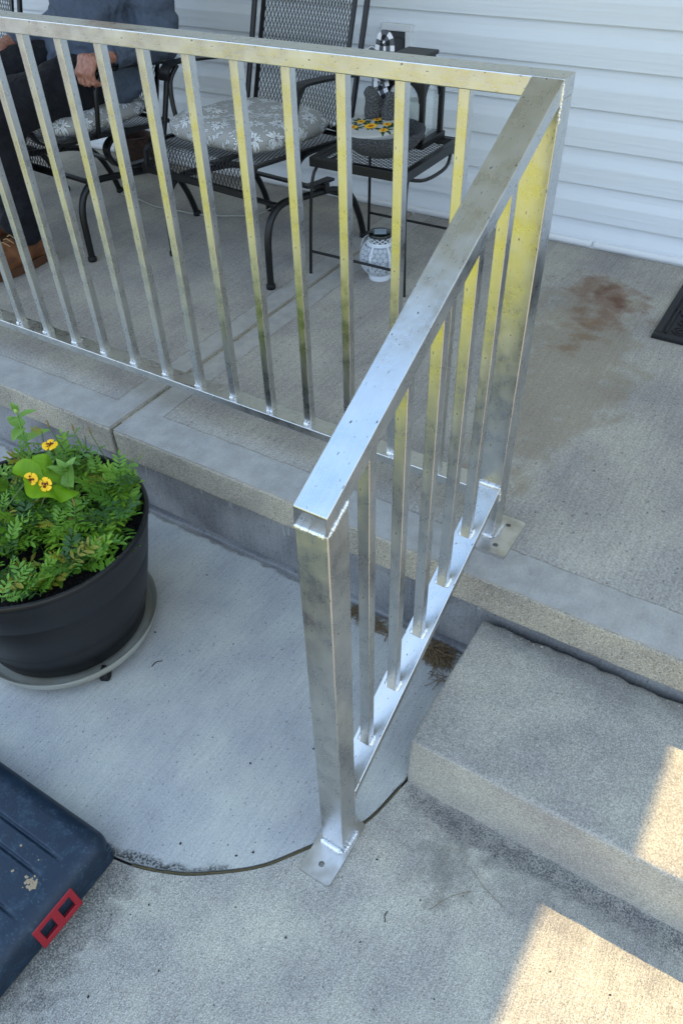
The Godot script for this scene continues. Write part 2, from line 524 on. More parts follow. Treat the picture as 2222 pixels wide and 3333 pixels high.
func materials() -> void:
	# porch floor: broomed, with its stains, seen once, so it has a sheet of its own
	var porch := concrete(2048, 872, 11, {"base": Color(0.63, 0.612, 0.575), "grain": 0.2, "grit": 0.24, "broom": 0.1, "patch": 0.22, "pits": 0.5, "pit_level": 226}, porch_marks)
	M.porch = laid(porch, 2048, 872, 0.85, 0.22)
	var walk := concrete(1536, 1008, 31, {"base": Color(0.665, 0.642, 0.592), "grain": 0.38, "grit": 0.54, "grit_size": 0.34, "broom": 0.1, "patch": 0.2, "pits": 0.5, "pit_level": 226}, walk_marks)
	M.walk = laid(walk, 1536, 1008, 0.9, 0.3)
	var pad := concrete(1360, 720, 51, {"base": Color(0.672, 0.665, 0.645), "grain": 0.14, "grit": 0.14, "broom": 0.09, "patch": 0.14, "pits": 0.8, "pit_level": 230}, pad_marks)
	M.pad = laid(pad, 1360, 720, 0.75, 0.14)
	var rough := concrete(768, 768, 61, {"base": Color(0.595, 0.57, 0.515), "grain": 0.36, "grit": 0.42, "grit_size": 0.36, "broom": 0.0, "patch": 0.26, "pits": 0.6, "pit_level": 226})
	M.slab_face = tri(laid(rough, 768, 768, 0.9, 0.35), Vector3.ONE * 0.8)
	var treads := concrete(768, 768, 67, {"base": Color(0.63, 0.613, 0.57), "grain": 0.34, "grit": 0.36, "grit_size": 0.4, "broom": 0.04, "patch": 0.2, "pits": 0.45, "pit_level": 232})
	M.step = tri(laid(treads, 768, 768, 0.9, 0.26), Vector3.ONE * 0.85)
	var found := concrete(512, 512, 81, {"base": Color(0.5, 0.5, 0.5), "grain": 0.14, "grit": 0.2, "broom": 0.1, "patch": 0.5, "pits": 0.4})
	M.foundation = tri(laid(found, 512, 512, 0.85, 0.15), Vector3(1.0, 1.0, 1.0))

	# vinyl siding: long shallow wood grain
	var sg := bytes(1024, 256, 0.05, 91, FastNoiseLite.TYPE_SIMPLEX_SMOOTH, 4, 32, 1)
	M.vinyl = tri(relief(mat(Color(0.855, 0.875, 0.89), 0.42), grey(1024, 256, sg), 0.1), Vector3(0.9, 4.0, 4.0))
	M.trim = mat(Color(0.86, 0.865, 0.87), 0.4)
	M.soffit = mat(Color(0.92, 0.93, 0.95), 0.6)
	M.roof = mat(Color(0.3, 0.28, 0.27), 0.9)
	M.recess = mat(Color(0.24, 0.25, 0.26), 0.5)

	# raw aluminium: extrusion lines along the bar, handling scuffs, specks of oxide
	var ex := bytes(512, 512, 0.12, 101, FastNoiseLite.TYPE_SIMPLEX_SMOOTH, 3, 1, 64)
	var sc := bytes(512, 512, 0.012, 102, FastNoiseLite.TYPE_SIMPLEX_SMOOTH, 4)
	var sp := bytes(512, 512, 0.06, 103, FastNoiseLite.TYPE_SIMPLEX, 4, 1, 2)
	var ac := PackedByteArray()
	var ar := PackedByteArray()
	var ah := PackedByteArray()
	ac.resize(512 * 512 * 3); ar.resize(512 * 512); ah.resize(512 * 512)
	for i in 512 * 512:
		var k := 0.86 + (ex[i] / 255.0 - 0.5) * 0.025 + (sc[i] / 255.0 - 0.5) * 0.08
		var ro := 0.22 + ex[i] / 255.0 * 0.03 + sc[i] / 255.0 * 0.14
		if sp[i] > 217:
			var q := clampf((sp[i] - 217) / 20.0, 0.0, 1.0)
			k *= 1.0 - 0.6 * q
			ro += 0.35 * q
		ac[i * 3] = int(k * 238.0); ac[i * 3 + 1] = int(k * 238.0); ac[i * 3 + 2] = int(k * 236.0)
		ar[i] = int(minf(ro, 1.0) * 255.0)
		ah[i] = int(120.0 + (ex[i] - 128.0) * 0.07 + (sc[i] - 128.0) * 0.9)
	var alu := mat(Color.WHITE, 1.0, 1.0)
	alu.albedo_texture = rgb(512, 512, ac)
	alu.roughness_texture = grey(512, 512, ar)
	alu.roughness_texture_channel = BaseMaterial3D.TEXTURE_CHANNEL_RED
	relief(alu, grey(512, 512, ah), 0.05)
	M.alu = tri(alu, Vector3(3.1, 2.3, 3.1), false)
	var bead := mat(Color(0.9, 0.9, 0.9), 0.38, 1.0)
	M.bead = tri(relief(bead, grey(256, 256, bytes(256, 256, 0.08, 104, FastNoiseLite.TYPE_CELLULAR)), 0.1), Vector3.ONE * 12.0, false)
	var plate := tri(mat(Color(0.9, 0.89, 0.88), 0.36, 1.0), Vector3.ONE * 3.0, false)
	plate.albedo_texture = mottle(Color(0.95, 0.95, 0.95), Color(0.82, 0.81, 0.79), 0.02, 106)
	M.plate = plate
	M.hole = mat(Color(0.05, 0.05, 0.05), 0.8)

	M.iron = relief(tri(mat(Color(0.014, 0.015, 0.02), 0.4), Vector3.ONE * 6.0, false), grey(256, 256, bytes(256, 256, 0.1, 111)), 0.02)
	M.rubber_cap = mat(Color(0.02, 0.02, 0.02), 0.7)

	# damask print of the chair cushions
	M.cushion = relief(mat(Color.WHITE, 0.9), grey(256, 256, bytes(256, 256, 0.5, 121, FastNoiseLite.TYPE_VALUE)), 0.02)
	M.cushion.albedo_texture = damask()
	M.cushion_plain = mat(Color(0.6, 0.6, 0.6), 0.95)

	var weave := grey(256, 256, bytes(256, 256, 0.35, 131, FastNoiseLite.TYPE_VALUE))
	M.shirt = tri(relief(mat(Color(0.27, 0.31, 0.375), 0.85), grey(512, 512, bytes(512, 512, 0.012, 132, FastNoiseLite.TYPE_SIMPLEX_SMOOTH, 3)), 1.4), Vector3.ONE * 2.2)
	M.trousers = tri(relief(mat(Color(0.02, 0.026, 0.068), 0.9), grey(512, 512, bytes(512, 512, 0.012, 133, FastNoiseLite.TYPE_SIMPLEX_SMOOTH, 3)), 1.2), Vector3.ONE * 2.0)
	var sk := mottle(Color(0.66, 0.48, 0.4), Color(0.55, 0.35, 0.29), 0.035, 141)
	M.skin = tri(relief(mat(Color.WHITE, 0.5), grey(256, 256, bytes(256, 256, 0.09, 142, FastNoiseLite.TYPE_SIMPLEX_SMOOTH, 3)), 0.08), Vector3.ONE * 6.0)
	M.skin.albedo_texture = sk
	M.hair = mat(Color(0.45, 0.44, 0.42), 0.7)
	M.eye = mat(Color(0.85, 0.84, 0.82), 0.2)
	var lt := mottle(Color(0.49, 0.31, 0.16), Color(0.35, 0.2, 0.1), 0.02, 151)
	M.leather = tri(mat(Color.WHITE, 0.75), Vector3.ONE * 3.0)
	M.leather.albedo_texture = lt
	M.sole = mat(Color(0.32, 0.2, 0.11), 0.8)
	M.lace = mat(Color(0.6, 0.47, 0.3), 0.9)

	M.pot = tri(relief(mat(Color.WHITE, 0.45), grey(256, 256, bytes(256, 256, 0.03, 161, FastNoiseLite.TYPE_SIMPLEX_SMOOTH, 4, 8, 1)), 0.03), Vector3.ONE * 2.0)
	M.pot.albedo_texture = speckled(Color(0.045, 0.05, 0.062), Color(0.55, 0.55, 0.55), 246, 162)
	M.saucer = mat(Color.WHITE, 0.35)
	M.saucer.albedo_texture = mottle(Color(0.68, 0.68, 0.64), Color(0.57, 0.55, 0.48), 0.02, 166)
	M.soil = relief(tri(mat(Color.WHITE, 0.95), Vector3.ONE * 4.0), grey(256, 256, bytes(256, 256, 0.12, 171, FastNoiseLite.TYPE_CELLULAR)), 0.9)
	M.soil.albedo_texture = mottle(Color(0.1, 0.075, 0.055), Color(0.04, 0.03, 0.025), 0.12, 172)
	var greens := [Color(0.28, 0.44, 0.11), Color(0.36, 0.52, 0.11), Color(0.18, 0.32, 0.1), Color(0.43, 0.57, 0.12), Color(0.52, 0.5, 0.14)]
	M.leaf = []
	for i in 5:
		var lm := mat(greens[i], 0.55)
		lm.backlight_enabled = true
		lm.backlight = greens[i] * 0.9
		lm.cull_mode = BaseMaterial3D.CULL_DISABLED
		M.leaf.append(lm)
	var bl := mat(Color.WHITE, 0.5)
	bl.albedo_texture = veins()
	bl.backlight_enabled = true; bl.backlight = Color(0.35, 0.5, 0.05); bl.cull_mode = BaseMaterial3D.CULL_DISABLED
	M.broad = bl
	var pale := mat(Color(0.46, 0.6, 0.25), 0.6)
	pale.backlight_enabled = true; pale.backlight = Color(0.3, 0.45, 0.15); pale.cull_mode = BaseMaterial3D.CULL_DISABLED
	M.pale_leaf = pale
	M.stem = mat(Color(0.3, 0.4, 0.17), 0.6)
	M.petal = mat(Color(0.98, 0.76, 0.03), 0.55)
	M.petal.cull_mode = BaseMaterial3D.CULL_DISABLED
	M.flower_eye = mat(Color(0.42, 0.12, 0.02), 0.7)
	M.bud = mat(Color(0.52, 0.45, 0.25), 0.7)

	# tool case: hard plastic with dust and scuffs
	var dust := bytes(512, 512, 0.02, 181, FastNoiseLite.TYPE_SIMPLEX_SMOOTH, 5)
	var fleck := bytes(512, 512, 0.09, 182, FastNoiseLite.TYPE_SIMPLEX, 4)
	var cb := PackedByteArray()
	cb.resize(512 * 512 * 3)
	for i in 512 * 512:
		var c := Color(0.034, 0.126, 0.198)
		var q := clampf((dust[i] / 255.0 - 0.5) * 1.3, 0.0, 1.0) * (0.25 + fleck[i] / 255.0)
		if fleck[i] > 200 and dust[i] > 105: q = maxf(q, 0.65)
		c = c.lerp(Color(0.38, 0.42, 0.44), clampf(q * 0.75, 0.0, 0.7))
		cb[i * 3] = c.r8; cb[i * 3 + 1] = c.g8; cb[i * 3 + 2] = c.b8
	M.case = tri(relief(mat(Color.WHITE, 0.5), grey(256, 256, bytes(256, 256, 0.3, 183)), 0.03), Vector3.ONE * 2.1, false)
	M.case.albedo_texture = rgb(512, 512, cb)
	M.latch = relief(tri(mat(Color(0.57, 0.07, 0.12), 0.45), Vector3.ONE * 8.0, false), grey(256, 256, bytes(256, 256, 0.1, 184)), 0.02)
	M.mud = relief(mat(Color(0.62, 0.54, 0.43), 0.95), grey(256, 256, bytes(256, 256, 0.08, 185)), 0.3)

	M.rubber = tri(relief(mat(Color(0.025, 0.026, 0.032), 0.6), grey(256, 256, bytes(256, 256, 0.15, 191)), 0.05), Vector3.ONE * 5.0)
	M.stone = tri(relief(mat(Color.WHITE, 0.85), grey(256, 256, bytes(256, 256, 0.09, 201, FastNoiseLite.TYPE_SIMPLEX_SMOOTH, 4)), 0.9), Vector3.ONE * 7.0, false)
	M.stone.albedo_texture = mottle(Color(0.43, 0.44, 0.45), Color(0.17, 0.18, 0.19), 0.09, 202)
	M.disc = mat(Color.WHITE, 0.6)
	M.disc.albedo_texture = sunflowers()
	M.candle = mat(Color(0.8, 0.82, 0.76), 0.5)
	M.candle.subsurf_scatter_enabled = true
	M.candle.subsurf_scatter_strength = 0.4
	var pane := mat(Color(0.9, 0.95, 0.97, 0.12), 0.03)
	pane.transparency = BaseMaterial3D.TRANSPARENCY_ALPHA
	M.pane = pane
	M.black_wood = mat(Color(0.035, 0.035, 0.04), 0.45)
	M.gingham = mat(Color.WHITE, 0.85)
	M.gingham.albedo_texture = checks()
	M.gingham.cull_mode = BaseMaterial3D.CULL_DISABLED
	M.white_metal = mat(Color(0.82, 0.84, 0.86), 0.45)
	M.solar = mat(Color(0.03, 0.07, 0.06), 0.15)
	M.solar_cell = mat(Color(0.55, 0.6, 0.63), 0.25)
	M.cord = mat(Color(0.62, 0.62, 0.58), 0.6)
	M.clay = tri(mat(Color.WHITE, 0.8), Vector3.ONE * 4.0)
	M.clay.albedo_texture = mottle(Color(0.24, 0.13, 0.08), Color(0.12, 0.07, 0.05), 0.04, 211)
	M.straw = mat(Color(0.46, 0.38, 0.27), 0.9)
	M.twig = mat(Color(0.12, 0.1, 0.08), 0.9)
	M.moss = mat(Color(0.09, 0.085, 0.07), 0.95)
	M.lawn = tri(relief(mat(Color.WHITE, 1.0), grey(512, 512, bytes(512, 512, 0.2, 221, FastNoiseLite.TYPE_SIMPLEX_SMOOTH, 3)), 2.0), Vector3.ONE * 0.5)
	M.lawn.albedo_texture = mottle(Color(0.76, 0.74, 0.3), Color(0.64, 0.67, 0.24), 0.03, 222)
	M.lawn.metallic_specular = 0.1

func mottle(a: Color, b: Color, freq: float, sd: int) -> ImageTexture:
	var n1 := bytes(256, 256, freq, sd, FastNoiseLite.TYPE_SIMPLEX_SMOOTH, 4)
	var d := PackedByteArray()
	d.resize(256 * 256 * 3)
	for i in 256 * 256:
		var c := a.lerp(b, clampf((n1[i] / 255.0 - 0.25) * 2.0, 0.0, 1.0))
		d[i * 3] = c.r8; d[i * 3 + 1] = c.g8; d[i * 3 + 2] = c.b8
	return rgb(256, 256, d)

func speckled(a: Color, b: Color, level: int, sd: int) -> ImageTexture:
	var n1 := bytes(512, 512, 0.16, sd, FastNoiseLite.TYPE_SIMPLEX, 2)
	var n2 := bytes(512, 512, 0.01, sd + 1, FastNoiseLite.TYPE_SIMPLEX_SMOOTH, 4)
	var d := PackedByteArray()
	d.resize(512 * 512 * 3)
	for i in 512 * 512:
		var c := a * (0.85 + n2[i] / 255.0 * 0.4)
		if n1[i] > level: c = a.lerp(b, 0.8)
		d[i * 3] = c.r8; d[i * 3 + 1] = c.g8; d[i * 3 + 2] = c.b8
	return rgb(512, 512, d)

func petal_print(im: Image, at: Vector2, ang: float, len: float, wide: float, fill: Color, line: Color, start := 0.0) -> void:
	var dir := Vector2(cos(ang), sin(ang))
	var nor := Vector2(-dir.y, dir.x)
	var w := im.get_width()
	var c := at + dir * (start + len * 0.5)
	var r := int(len * 0.6 + 3)
	for y in range(int(c.y) - r, int(c.y) + r + 1):
		for x in range(int(c.x) - r, int(c.x) + r + 1):
			var p := Vector2(x, y) - at
			var u := (p.dot(dir) - start) / len
			if u < 0.0 or u > 1.0: continue
			var half := wide * sin(PI * pow(u, 0.8)) + 0.5
			var q := absf(p.dot(nor))
			if q > half: continue
			var col := fill
			if q > half - 1.6 or u > 0.95 or (q < 0.8 and u < 0.7 and wide > 5.0): col = line
			im.set_pixel(posmod(x, w), posmod(y, w), col)

func damask() -> ImageTexture:
	var im := Image.create(512, 512, false, Image.FORMAT_RGB8)
	im.fill(Color(0.6, 0.6, 0.59))
	var r := RandomNumberGenerator.new()
	r.seed = 5
	var white := Color(0.9, 0.91, 0.92)
	var dark := Color(0.19, 0.2, 0.21)
	for k in 90:
		var s := Vector2(r.randf() * 512, r.randf() * 512)
		var b0 := r.randf() * TAU
		for q in 3: petal_print(im, s, b0 + (q - 1) * 0.55, r.randf_range(16, 30), r.randf_range(3.5, 5.5), white, dark, 3)
	var more := [Vector2(30, 230), Vector2(260, 150), Vector2(400, 160), Vector2(140, 180), Vector2(360, 320), Vector2(230, 380), Vector2(20, 460), Vector2(400, 500), Vector2(260, 480), Vector2(130, 290), Vector2(480, 350), Vector2(480, 40), Vector2(200, 30)]
	for s in more:
		var b0 := r.randf() * TAU
		for k in 6: petal_print(im, s, b0 + (k - 2.5) * 0.42, r.randf_range(26, 44), 6, white, dark, 4)
	var spots := [Vector2(90, 100), Vector2(330, 70), Vector2(210, 250), Vector2(440, 250), Vector2(70, 360), Vector2(320, 400), Vector2(480, 450), Vector2(170, 480)]
	for s in spots:
		var a0 := r.randf() * TAU
		for k in 11:
			petal_print(im, s, a0 + TAU * k / 11.0 + r.randf_range(-0.1, 0.1), r.randf_range(44, 66), r.randf_range(7, 11), white, dark, 12)
		for k in 8: petal_print(im, s, a0 + TAU * (k + 0.5) / 8.0, 30, 8, white, dark, 4)
		for k in 5: petal_print(im, s, a0 + TAU * k / 5.0, 16, 5, Color(0.6, 0.6, 0.6), dark, 0)
		var d := r.randf() * TAU
		for k in 9:
			var c: Vector2 = s + Vector2(cos(d), sin(d)) * (62 + k * 10) + Vector2(-sin(d), cos(d)) * sin(k * 0.7) * 12
			petal_print(im, c, d + 0.9, 20, 4.5, white, dark)
			petal_print(im, c, d - 0.9, 20, 4.5, white, dark)
	return tex(im)

func sunflowers() -> ImageTexture:
	var im := Image.create(512, 512, false, Image.FORMAT_RGB8)
	im.fill(Color(0.66, 0.66, 0.65))
	var r := RandomNumberGenerator.new()
	r.seed = 8
	var at := [Vector2(256, 300), Vector2(140, 230), Vector2(370, 240), Vector2(250, 160), Vector2(130, 350), Vector2(390, 360)]
	for s in at:
		for k in 8: petal_print(im, s, r.randf() * TAU, 70, 14, Color(0.13, 0.25, 0.1), Color(0.08, 0.16, 0.06), 20)
	for i in at.size():
		var big := 0.95 if i == 0 else 0.62
		for k in 13: petal_print(im, at[i], TAU * k / 13.0 + i, 52 * big, 12 * big, Color(0.95, 0.76, 0.08), Color(0.8, 0.5, 0.05), 12 * big)
		for k in 9: petal_print(im, at[i], TAU * k / 9.0 + i, 26 * big, 9 * big, Color(0.75, 0.35, 0.04), Color(0.5, 0.18, 0.03), 0)
	return tex(im)

func checks() -> ImageTexture:
	var im := Image.create(64, 64, false, Image.FORMAT_RGB8)
	for y in 64:
		for x in 64:
			var k := int(x / 32) + int(y / 32)
			im.set_pixel(x, y, [Color(0.85, 0.85, 0.87), Color(0.32, 0.33, 0.36), Color(0.04, 0.04, 0.06)][k])
	return tex(im)

func veins() -> ImageTexture:
	var im := Image.create(256, 256, false, Image.FORMAT_RGB8)
	var n1 := bytes(256, 256, 0.02, 231, FastNoiseLite.TYPE_SIMPLEX_SMOOTH, 4)
	for y in 256:
		for x in 256:
			var p := Vector2(x - 128, y - 20)
			var a := absf(fposmod(atan2(p.x, p.y) * 3.4 + 0.5, 1.0) - 0.5) * p.length() / 10.0
			var c := Color(0.5, 0.67, 0.05).lerp(Color(0.41, 0.58, 0.04), n1[y * 256 + x] / 255.0)
			if a < 0.28: c = c.lerp(Color(0.55, 0.68, 0.15), 0.6)
			im.set_pixel(x, y, c)
	return tex(im)

func sky_picture() -> ImageTexture:
	var w := 768
	var h := 384
	var f := FastNoiseLite.new()
	f.seed = 17; f.frequency = 1.6; f.fractal_octaves = 5; f.noise_type = FastNoiseLite.TYPE_SIMPLEX_SMOOTH
	var im := Image.create(w, h, false, Image.FORMAT_RGBF)
	for y in h:
		var el := (0.5 - (y + 0.5) / h) * PI
		for x in w:
			var az := (x + 0.5) / w * TAU
			var up := maxf(sin(el), 0.0)
			var c := Color(0.72, 0.84, 0.945).lerp(Color(0.28, 0.5, 0.87), pow(up, 0.55))
			if el > 0.0:
				var d := Vector3(cos(el) * cos(az), sin(el), cos(el) * sin(az))
				var q := d / (d.y + 0.25)
				var k := smoothstep(0.05, 0.5, f.get_noise_3d(q.x * 0.8, 3.0, q.z * 0.8))
				c = c.lerp(Color(0.98, 0.99, 0.985), k * 0.85)
			im.set_pixel(x, y, c)
	return ImageTexture.create_from_image(im)
# ---------------------------------------------------------------- the setting
func over(m: StandardMaterial3D, area: Rect2) -> StandardMaterial3D:     # lays a sheet's texture over its patch of ground, u along x, v along z
	m.uv1_scale = Vector3(1.0 / area.size.x, 1.0 / area.size.y, 1)
	m.uv1_offset = Vector3(-area.position.x / area.size.x, -area.position.y / area.size.y, 0)
	return m

func flat(poly: PackedVector2Array, top: float, thick: float) -> MB:     # a sheet of that outline (x, z) with its top at that height
	return MB.new().prism(poly, thick, Transform3D(Basis(Vector3.RIGHT, Vector3.BACK, Vector3.DOWN), Vector3(0, top, 0)))

func curve(list: PackedVector2Array, per := 6) -> PackedVector2Array:
	var a := []
	for p in list: a.append(Vector3(p.x, 0, p.y))
	var o := PackedVector2Array()
	for p in smooth(a, per): o.append(Vector2(p.x, p.z))
	return o

func build_ground() -> void:
	over(M.porch, PORCH_AREA); over(M.walk, WALK_AREA); over(M.pad, PAD_AREA)
	setting("ground", flat(PackedVector2Array([Vector2(-60, -40), Vector2(60, -40), Vector2(60, 60), Vector2(-60, 60)]), GROUND - 0.06, 0.3), M.moss, "bare earth under the paving and the lawn")
	# the lawn lies beyond the walkway, in the sun; it is what the rails mirror
	var lm := flat(PackedVector2Array([Vector2(-4.2, 1.68), Vector2(-0.1, 1.68), Vector2(0.15, 1.85), Vector2(0.15, 4.4), Vector2(-4.2, 4.4)]), GROUND - 0.004, 0.05)
	lm.prism(PackedVector2Array([Vector2(2.6, 0.9), Vector2(40, 0.9), Vector2(40, 40), Vector2(2.6, 40)]), 0.05, Transform3D(Basis(Vector3.RIGHT, Vector3.BACK, Vector3.DOWN), Vector3(0, GROUND - 0.004, 0)))
	setting("lawn", lm, M.lawn, "dry yellow-green lawn beyond the walkway")
	setting("road", flat(PackedVector2Array([Vector2(-4.2, 4.45), Vector2(2.55, 4.45), Vector2(2.55, 11), Vector2(-4.2, 11)]), GROUND - 0.003, 0.06), mat(Color(0.66, 0.64, 0.58), 0.9), "pale sunlit concrete road past the lawn")
	setting("driveway", flat(PackedVector2Array([Vector2(-30, 1.68), Vector2(-4.25, 1.68), Vector2(-4.25, 40), Vector2(-30, 40)]), GROUND - 0.002, 0.06), mat(Color(0.45, 0.455, 0.46), 0.9), "grey driveway at the side of the lawn")
	# smooth concrete pad with its rounded front, and the rougher walkway poured round it
	var front := curve(pts([0.0566, 0.475, 0.052, 0.5, 0.024, 0.615, -0.049, 0.719, -0.105, 0.793, -0.173, 0.849, -0.249, 0.896, -0.37, 0.934, -0.62, 0.955, -1.1, 0.955]))
	var pad := PackedVector2Array(front)
	pad.append_array(pts([-4.0, 0.955, -4.0, 0.09, 0.0566, 0.09]))
	var edge := PackedVector2Array(front)
	edge.append_array(pts([-4.0, 0.955, -4.0, -0.2, 0.0566, -0.2]))
	var gap: PackedVector2Array = Geometry2D.offset_polygon(edge, 0.007)[0]
	var whole := pts([-4.5, 0.05, 4.5, 0.05, 4.5, 0.85, 2.55, 0.9, 2.55, 9.0, 0.2, 9.0, 0.2, 1.85, -0.08, 1.66, -4.5, 1.66])
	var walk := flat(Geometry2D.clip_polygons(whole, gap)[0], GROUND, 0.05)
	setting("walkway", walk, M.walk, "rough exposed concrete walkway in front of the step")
	setting("joint_dirt", flat(gap, GROUND - 0.009, 0.04), mat(Color(0.11, 0.1, 0.085), 0.95), "dark dirt packed in the curved joint round the pad")
	var pm := flat(pad, GROUND + 0.003, 0.05)
	# its worn edge: a narrow rounded lip
	setting("pad", pm, M.pad, "smooth pale concrete pad with a rounded front edge")

func build_porch() -> void:
	var porch := Node3D.new()
	porch.name = "porch_floor"
	add_child(porch)
	porch.set_meta("kind", "structure"); porch.set_meta("label", "broom-finished concrete porch slab with a tooled joint and a rust stain")
	var nz := FastNoiseLite.new()
	nz.frequency = 14.0; nz.seed = 4; nz.fractal_octaves = 3
	for s in [[-4.2, -1.06], [-1.05, 4.6]]:
		var wide: float = s[1] - s[0]
		var c := Vector3((s[0] + s[1]) * 0.5, -0.0477, (EDGE - 1.75) * 0.5)
		var worn := func(p: Vector3, d: Vector3) -> Vector3:
			var k := nz.get_noise_3dv(p + c) * (0.0022 if d.y < 0.9 else 0.0)
			return p + d * k - Vector3(0, maxf(nz.get_noise_2d((p.x + c.x) * 0.4, 7.0), 0.0) * 0.004 if d.z > 0.3 and d.y > 0.3 else 0.0, 0)
		var slab := part("floor_slab", resmooth(MB.new().rbox(Vector3(wide, 0.0914, EDGE + 1.75), 0.007, Vector3i(220, 6, 6), Transform3D(), 3, worn)), M.slab_face, porch, Transform3D(Basis(), c))
		var x0: float = s[0] + 0.0045
		var x1: float = s[1] - 0.0045
		var rim := PackedVector2Array()
		var n := 220
		for i in n + 1:
			var x := lerpf(x0, x1, i / float(n))
			rim.append(Vector2(x, EDGE - 0.0045 + nz.get_noise_2d(x * 1.3, 3.0) * 0.0035))
		rim.append(Vector2(x1, -1.75)); rim.append(Vector2(x0, -1.75))
		var skin := flat(rim, 0.0, 0.012)
		part("floor_surface", skin, M.porch, slab, Transform3D(Basis(), -c))
	part("joint_bed", MB.new().box(Vector3(0.03, 0.06, EDGE + 1.7), Vector3(-1.055, -0.0375, (EDGE - 1.75) * 0.5 - 0.02)), M.slab_face, porch)
	# foundation wall, set back under the slab, with its little footing ledge
	var f := MB.new().box(Vector3(8.8, 0.27, 0.3), Vector3(0.2, GROUND + 0.09, -0.056), 0.004)
	var fw := setting("foundation_wall", f, M.foundation, "grey foundation wall in shadow under the porch slab")
	part("footing_ledge", MB.new().rbox(Vector3(8.8, 0.05, 0.06), 0.008, Vector3i(60, 1, 1), Transform3D(Basis(), Vector3(0.2, GROUND - 0.006, 0.082)), 2, func(p: Vector3, d: Vector3) -> Vector3: return p + d * nz.get_noise_3dv(p) * 0.005), M.foundation, fw)
	var drips := MB.new()
	for i in 46:                                        # pale lime runs below the slab
		var x := rng.randf_range(-1.35, 0.2)
		var l := rng.randf_range(0.02, 0.1)
		drips.bar([Vector3(x, -0.095, 0.0945), Vector3(x + rng.randf_range(-0.004, 0.004), -0.095 - l * 0.5, 0.0945), Vector3(x + rng.randf_range(-0.006, 0.006), -0.095 - l, 0.0945)], rng.randf_range(0.003, 0.009), 0.0012, Vector3.RIGHT)
	part("lime_run", drips, mat(Color(0.6, 0.61, 0.61), 0.9), fw).set_meta("kind", "stuff")
	# the step: a rough block against the foundation
	var sx0 := 0.0608
	var sz := 0.486
	var size := Vector3(2.3, STEP_TOP - GROUND + 0.03, sz - 0.11)
	var c := Vector3(sx0 + size.x * 0.5, STEP_TOP - size.y * 0.5, 0.11 + size.z * 0.5)
	var chip := func(p: Vector3, d: Vector3) -> Vector3:
		var w := p + c
		var k := nz.get_noise_3dv(w * 0.9) * 0.0025
		var corner := smoothstep(0.05, 0.0, Vector2(w.x - sx0, w.z - sz).length() + absf(w.y - STEP_TOP) * 0.7)
		var rear := smoothstep(0.075, 0.0, w.z - 0.11) * smoothstep(-0.08, 0.0, w.y - STEP_TOP)
		k -= corner * (0.004 + 0.006 * nz.get_noise_3dv(w * 3.0))
		return p + d * k - Vector3(0, rear * (0.008 + 0.005 * nz.get_noise_3dv(w * 1.2)), rear * 0.006 * nz.get_noise_3dv(w * 2.0))
	setting("step", resmooth(MB.new().rbox(size, 0.009, Vector3i(260, 12, 44), Transform3D(Basis(), c), 3, chip)), M.step, "single rough concrete step in front of the porch")
	# crumbs of mortar in the gap behind it
	var crumbs := MB.new()
	for i in 260:
		var x := rng.randf_range(0.08, 0.85)
		var r := rng.randf_range(0.001, 0.0035)
		var p := Vector3(x, STEP_TOP - 0.008, rng.randf_range(0.118, 0.165 + x * 0.03))
		crumbs.rbox(Vector3(r * 2.2, r * 1.3, r * 1.6), r * 0.5, Vector3i.ONE, Transform3D(Basis.from_euler(Vector3(rng.randf(), rng.randf() * 6.0, rng.randf())), p), 1)
	var cr := setting("mortar_rubble", crumbs, M.step, "crumbs of broken mortar along the back of the step")
	cr.set_meta("kind", "stuff")

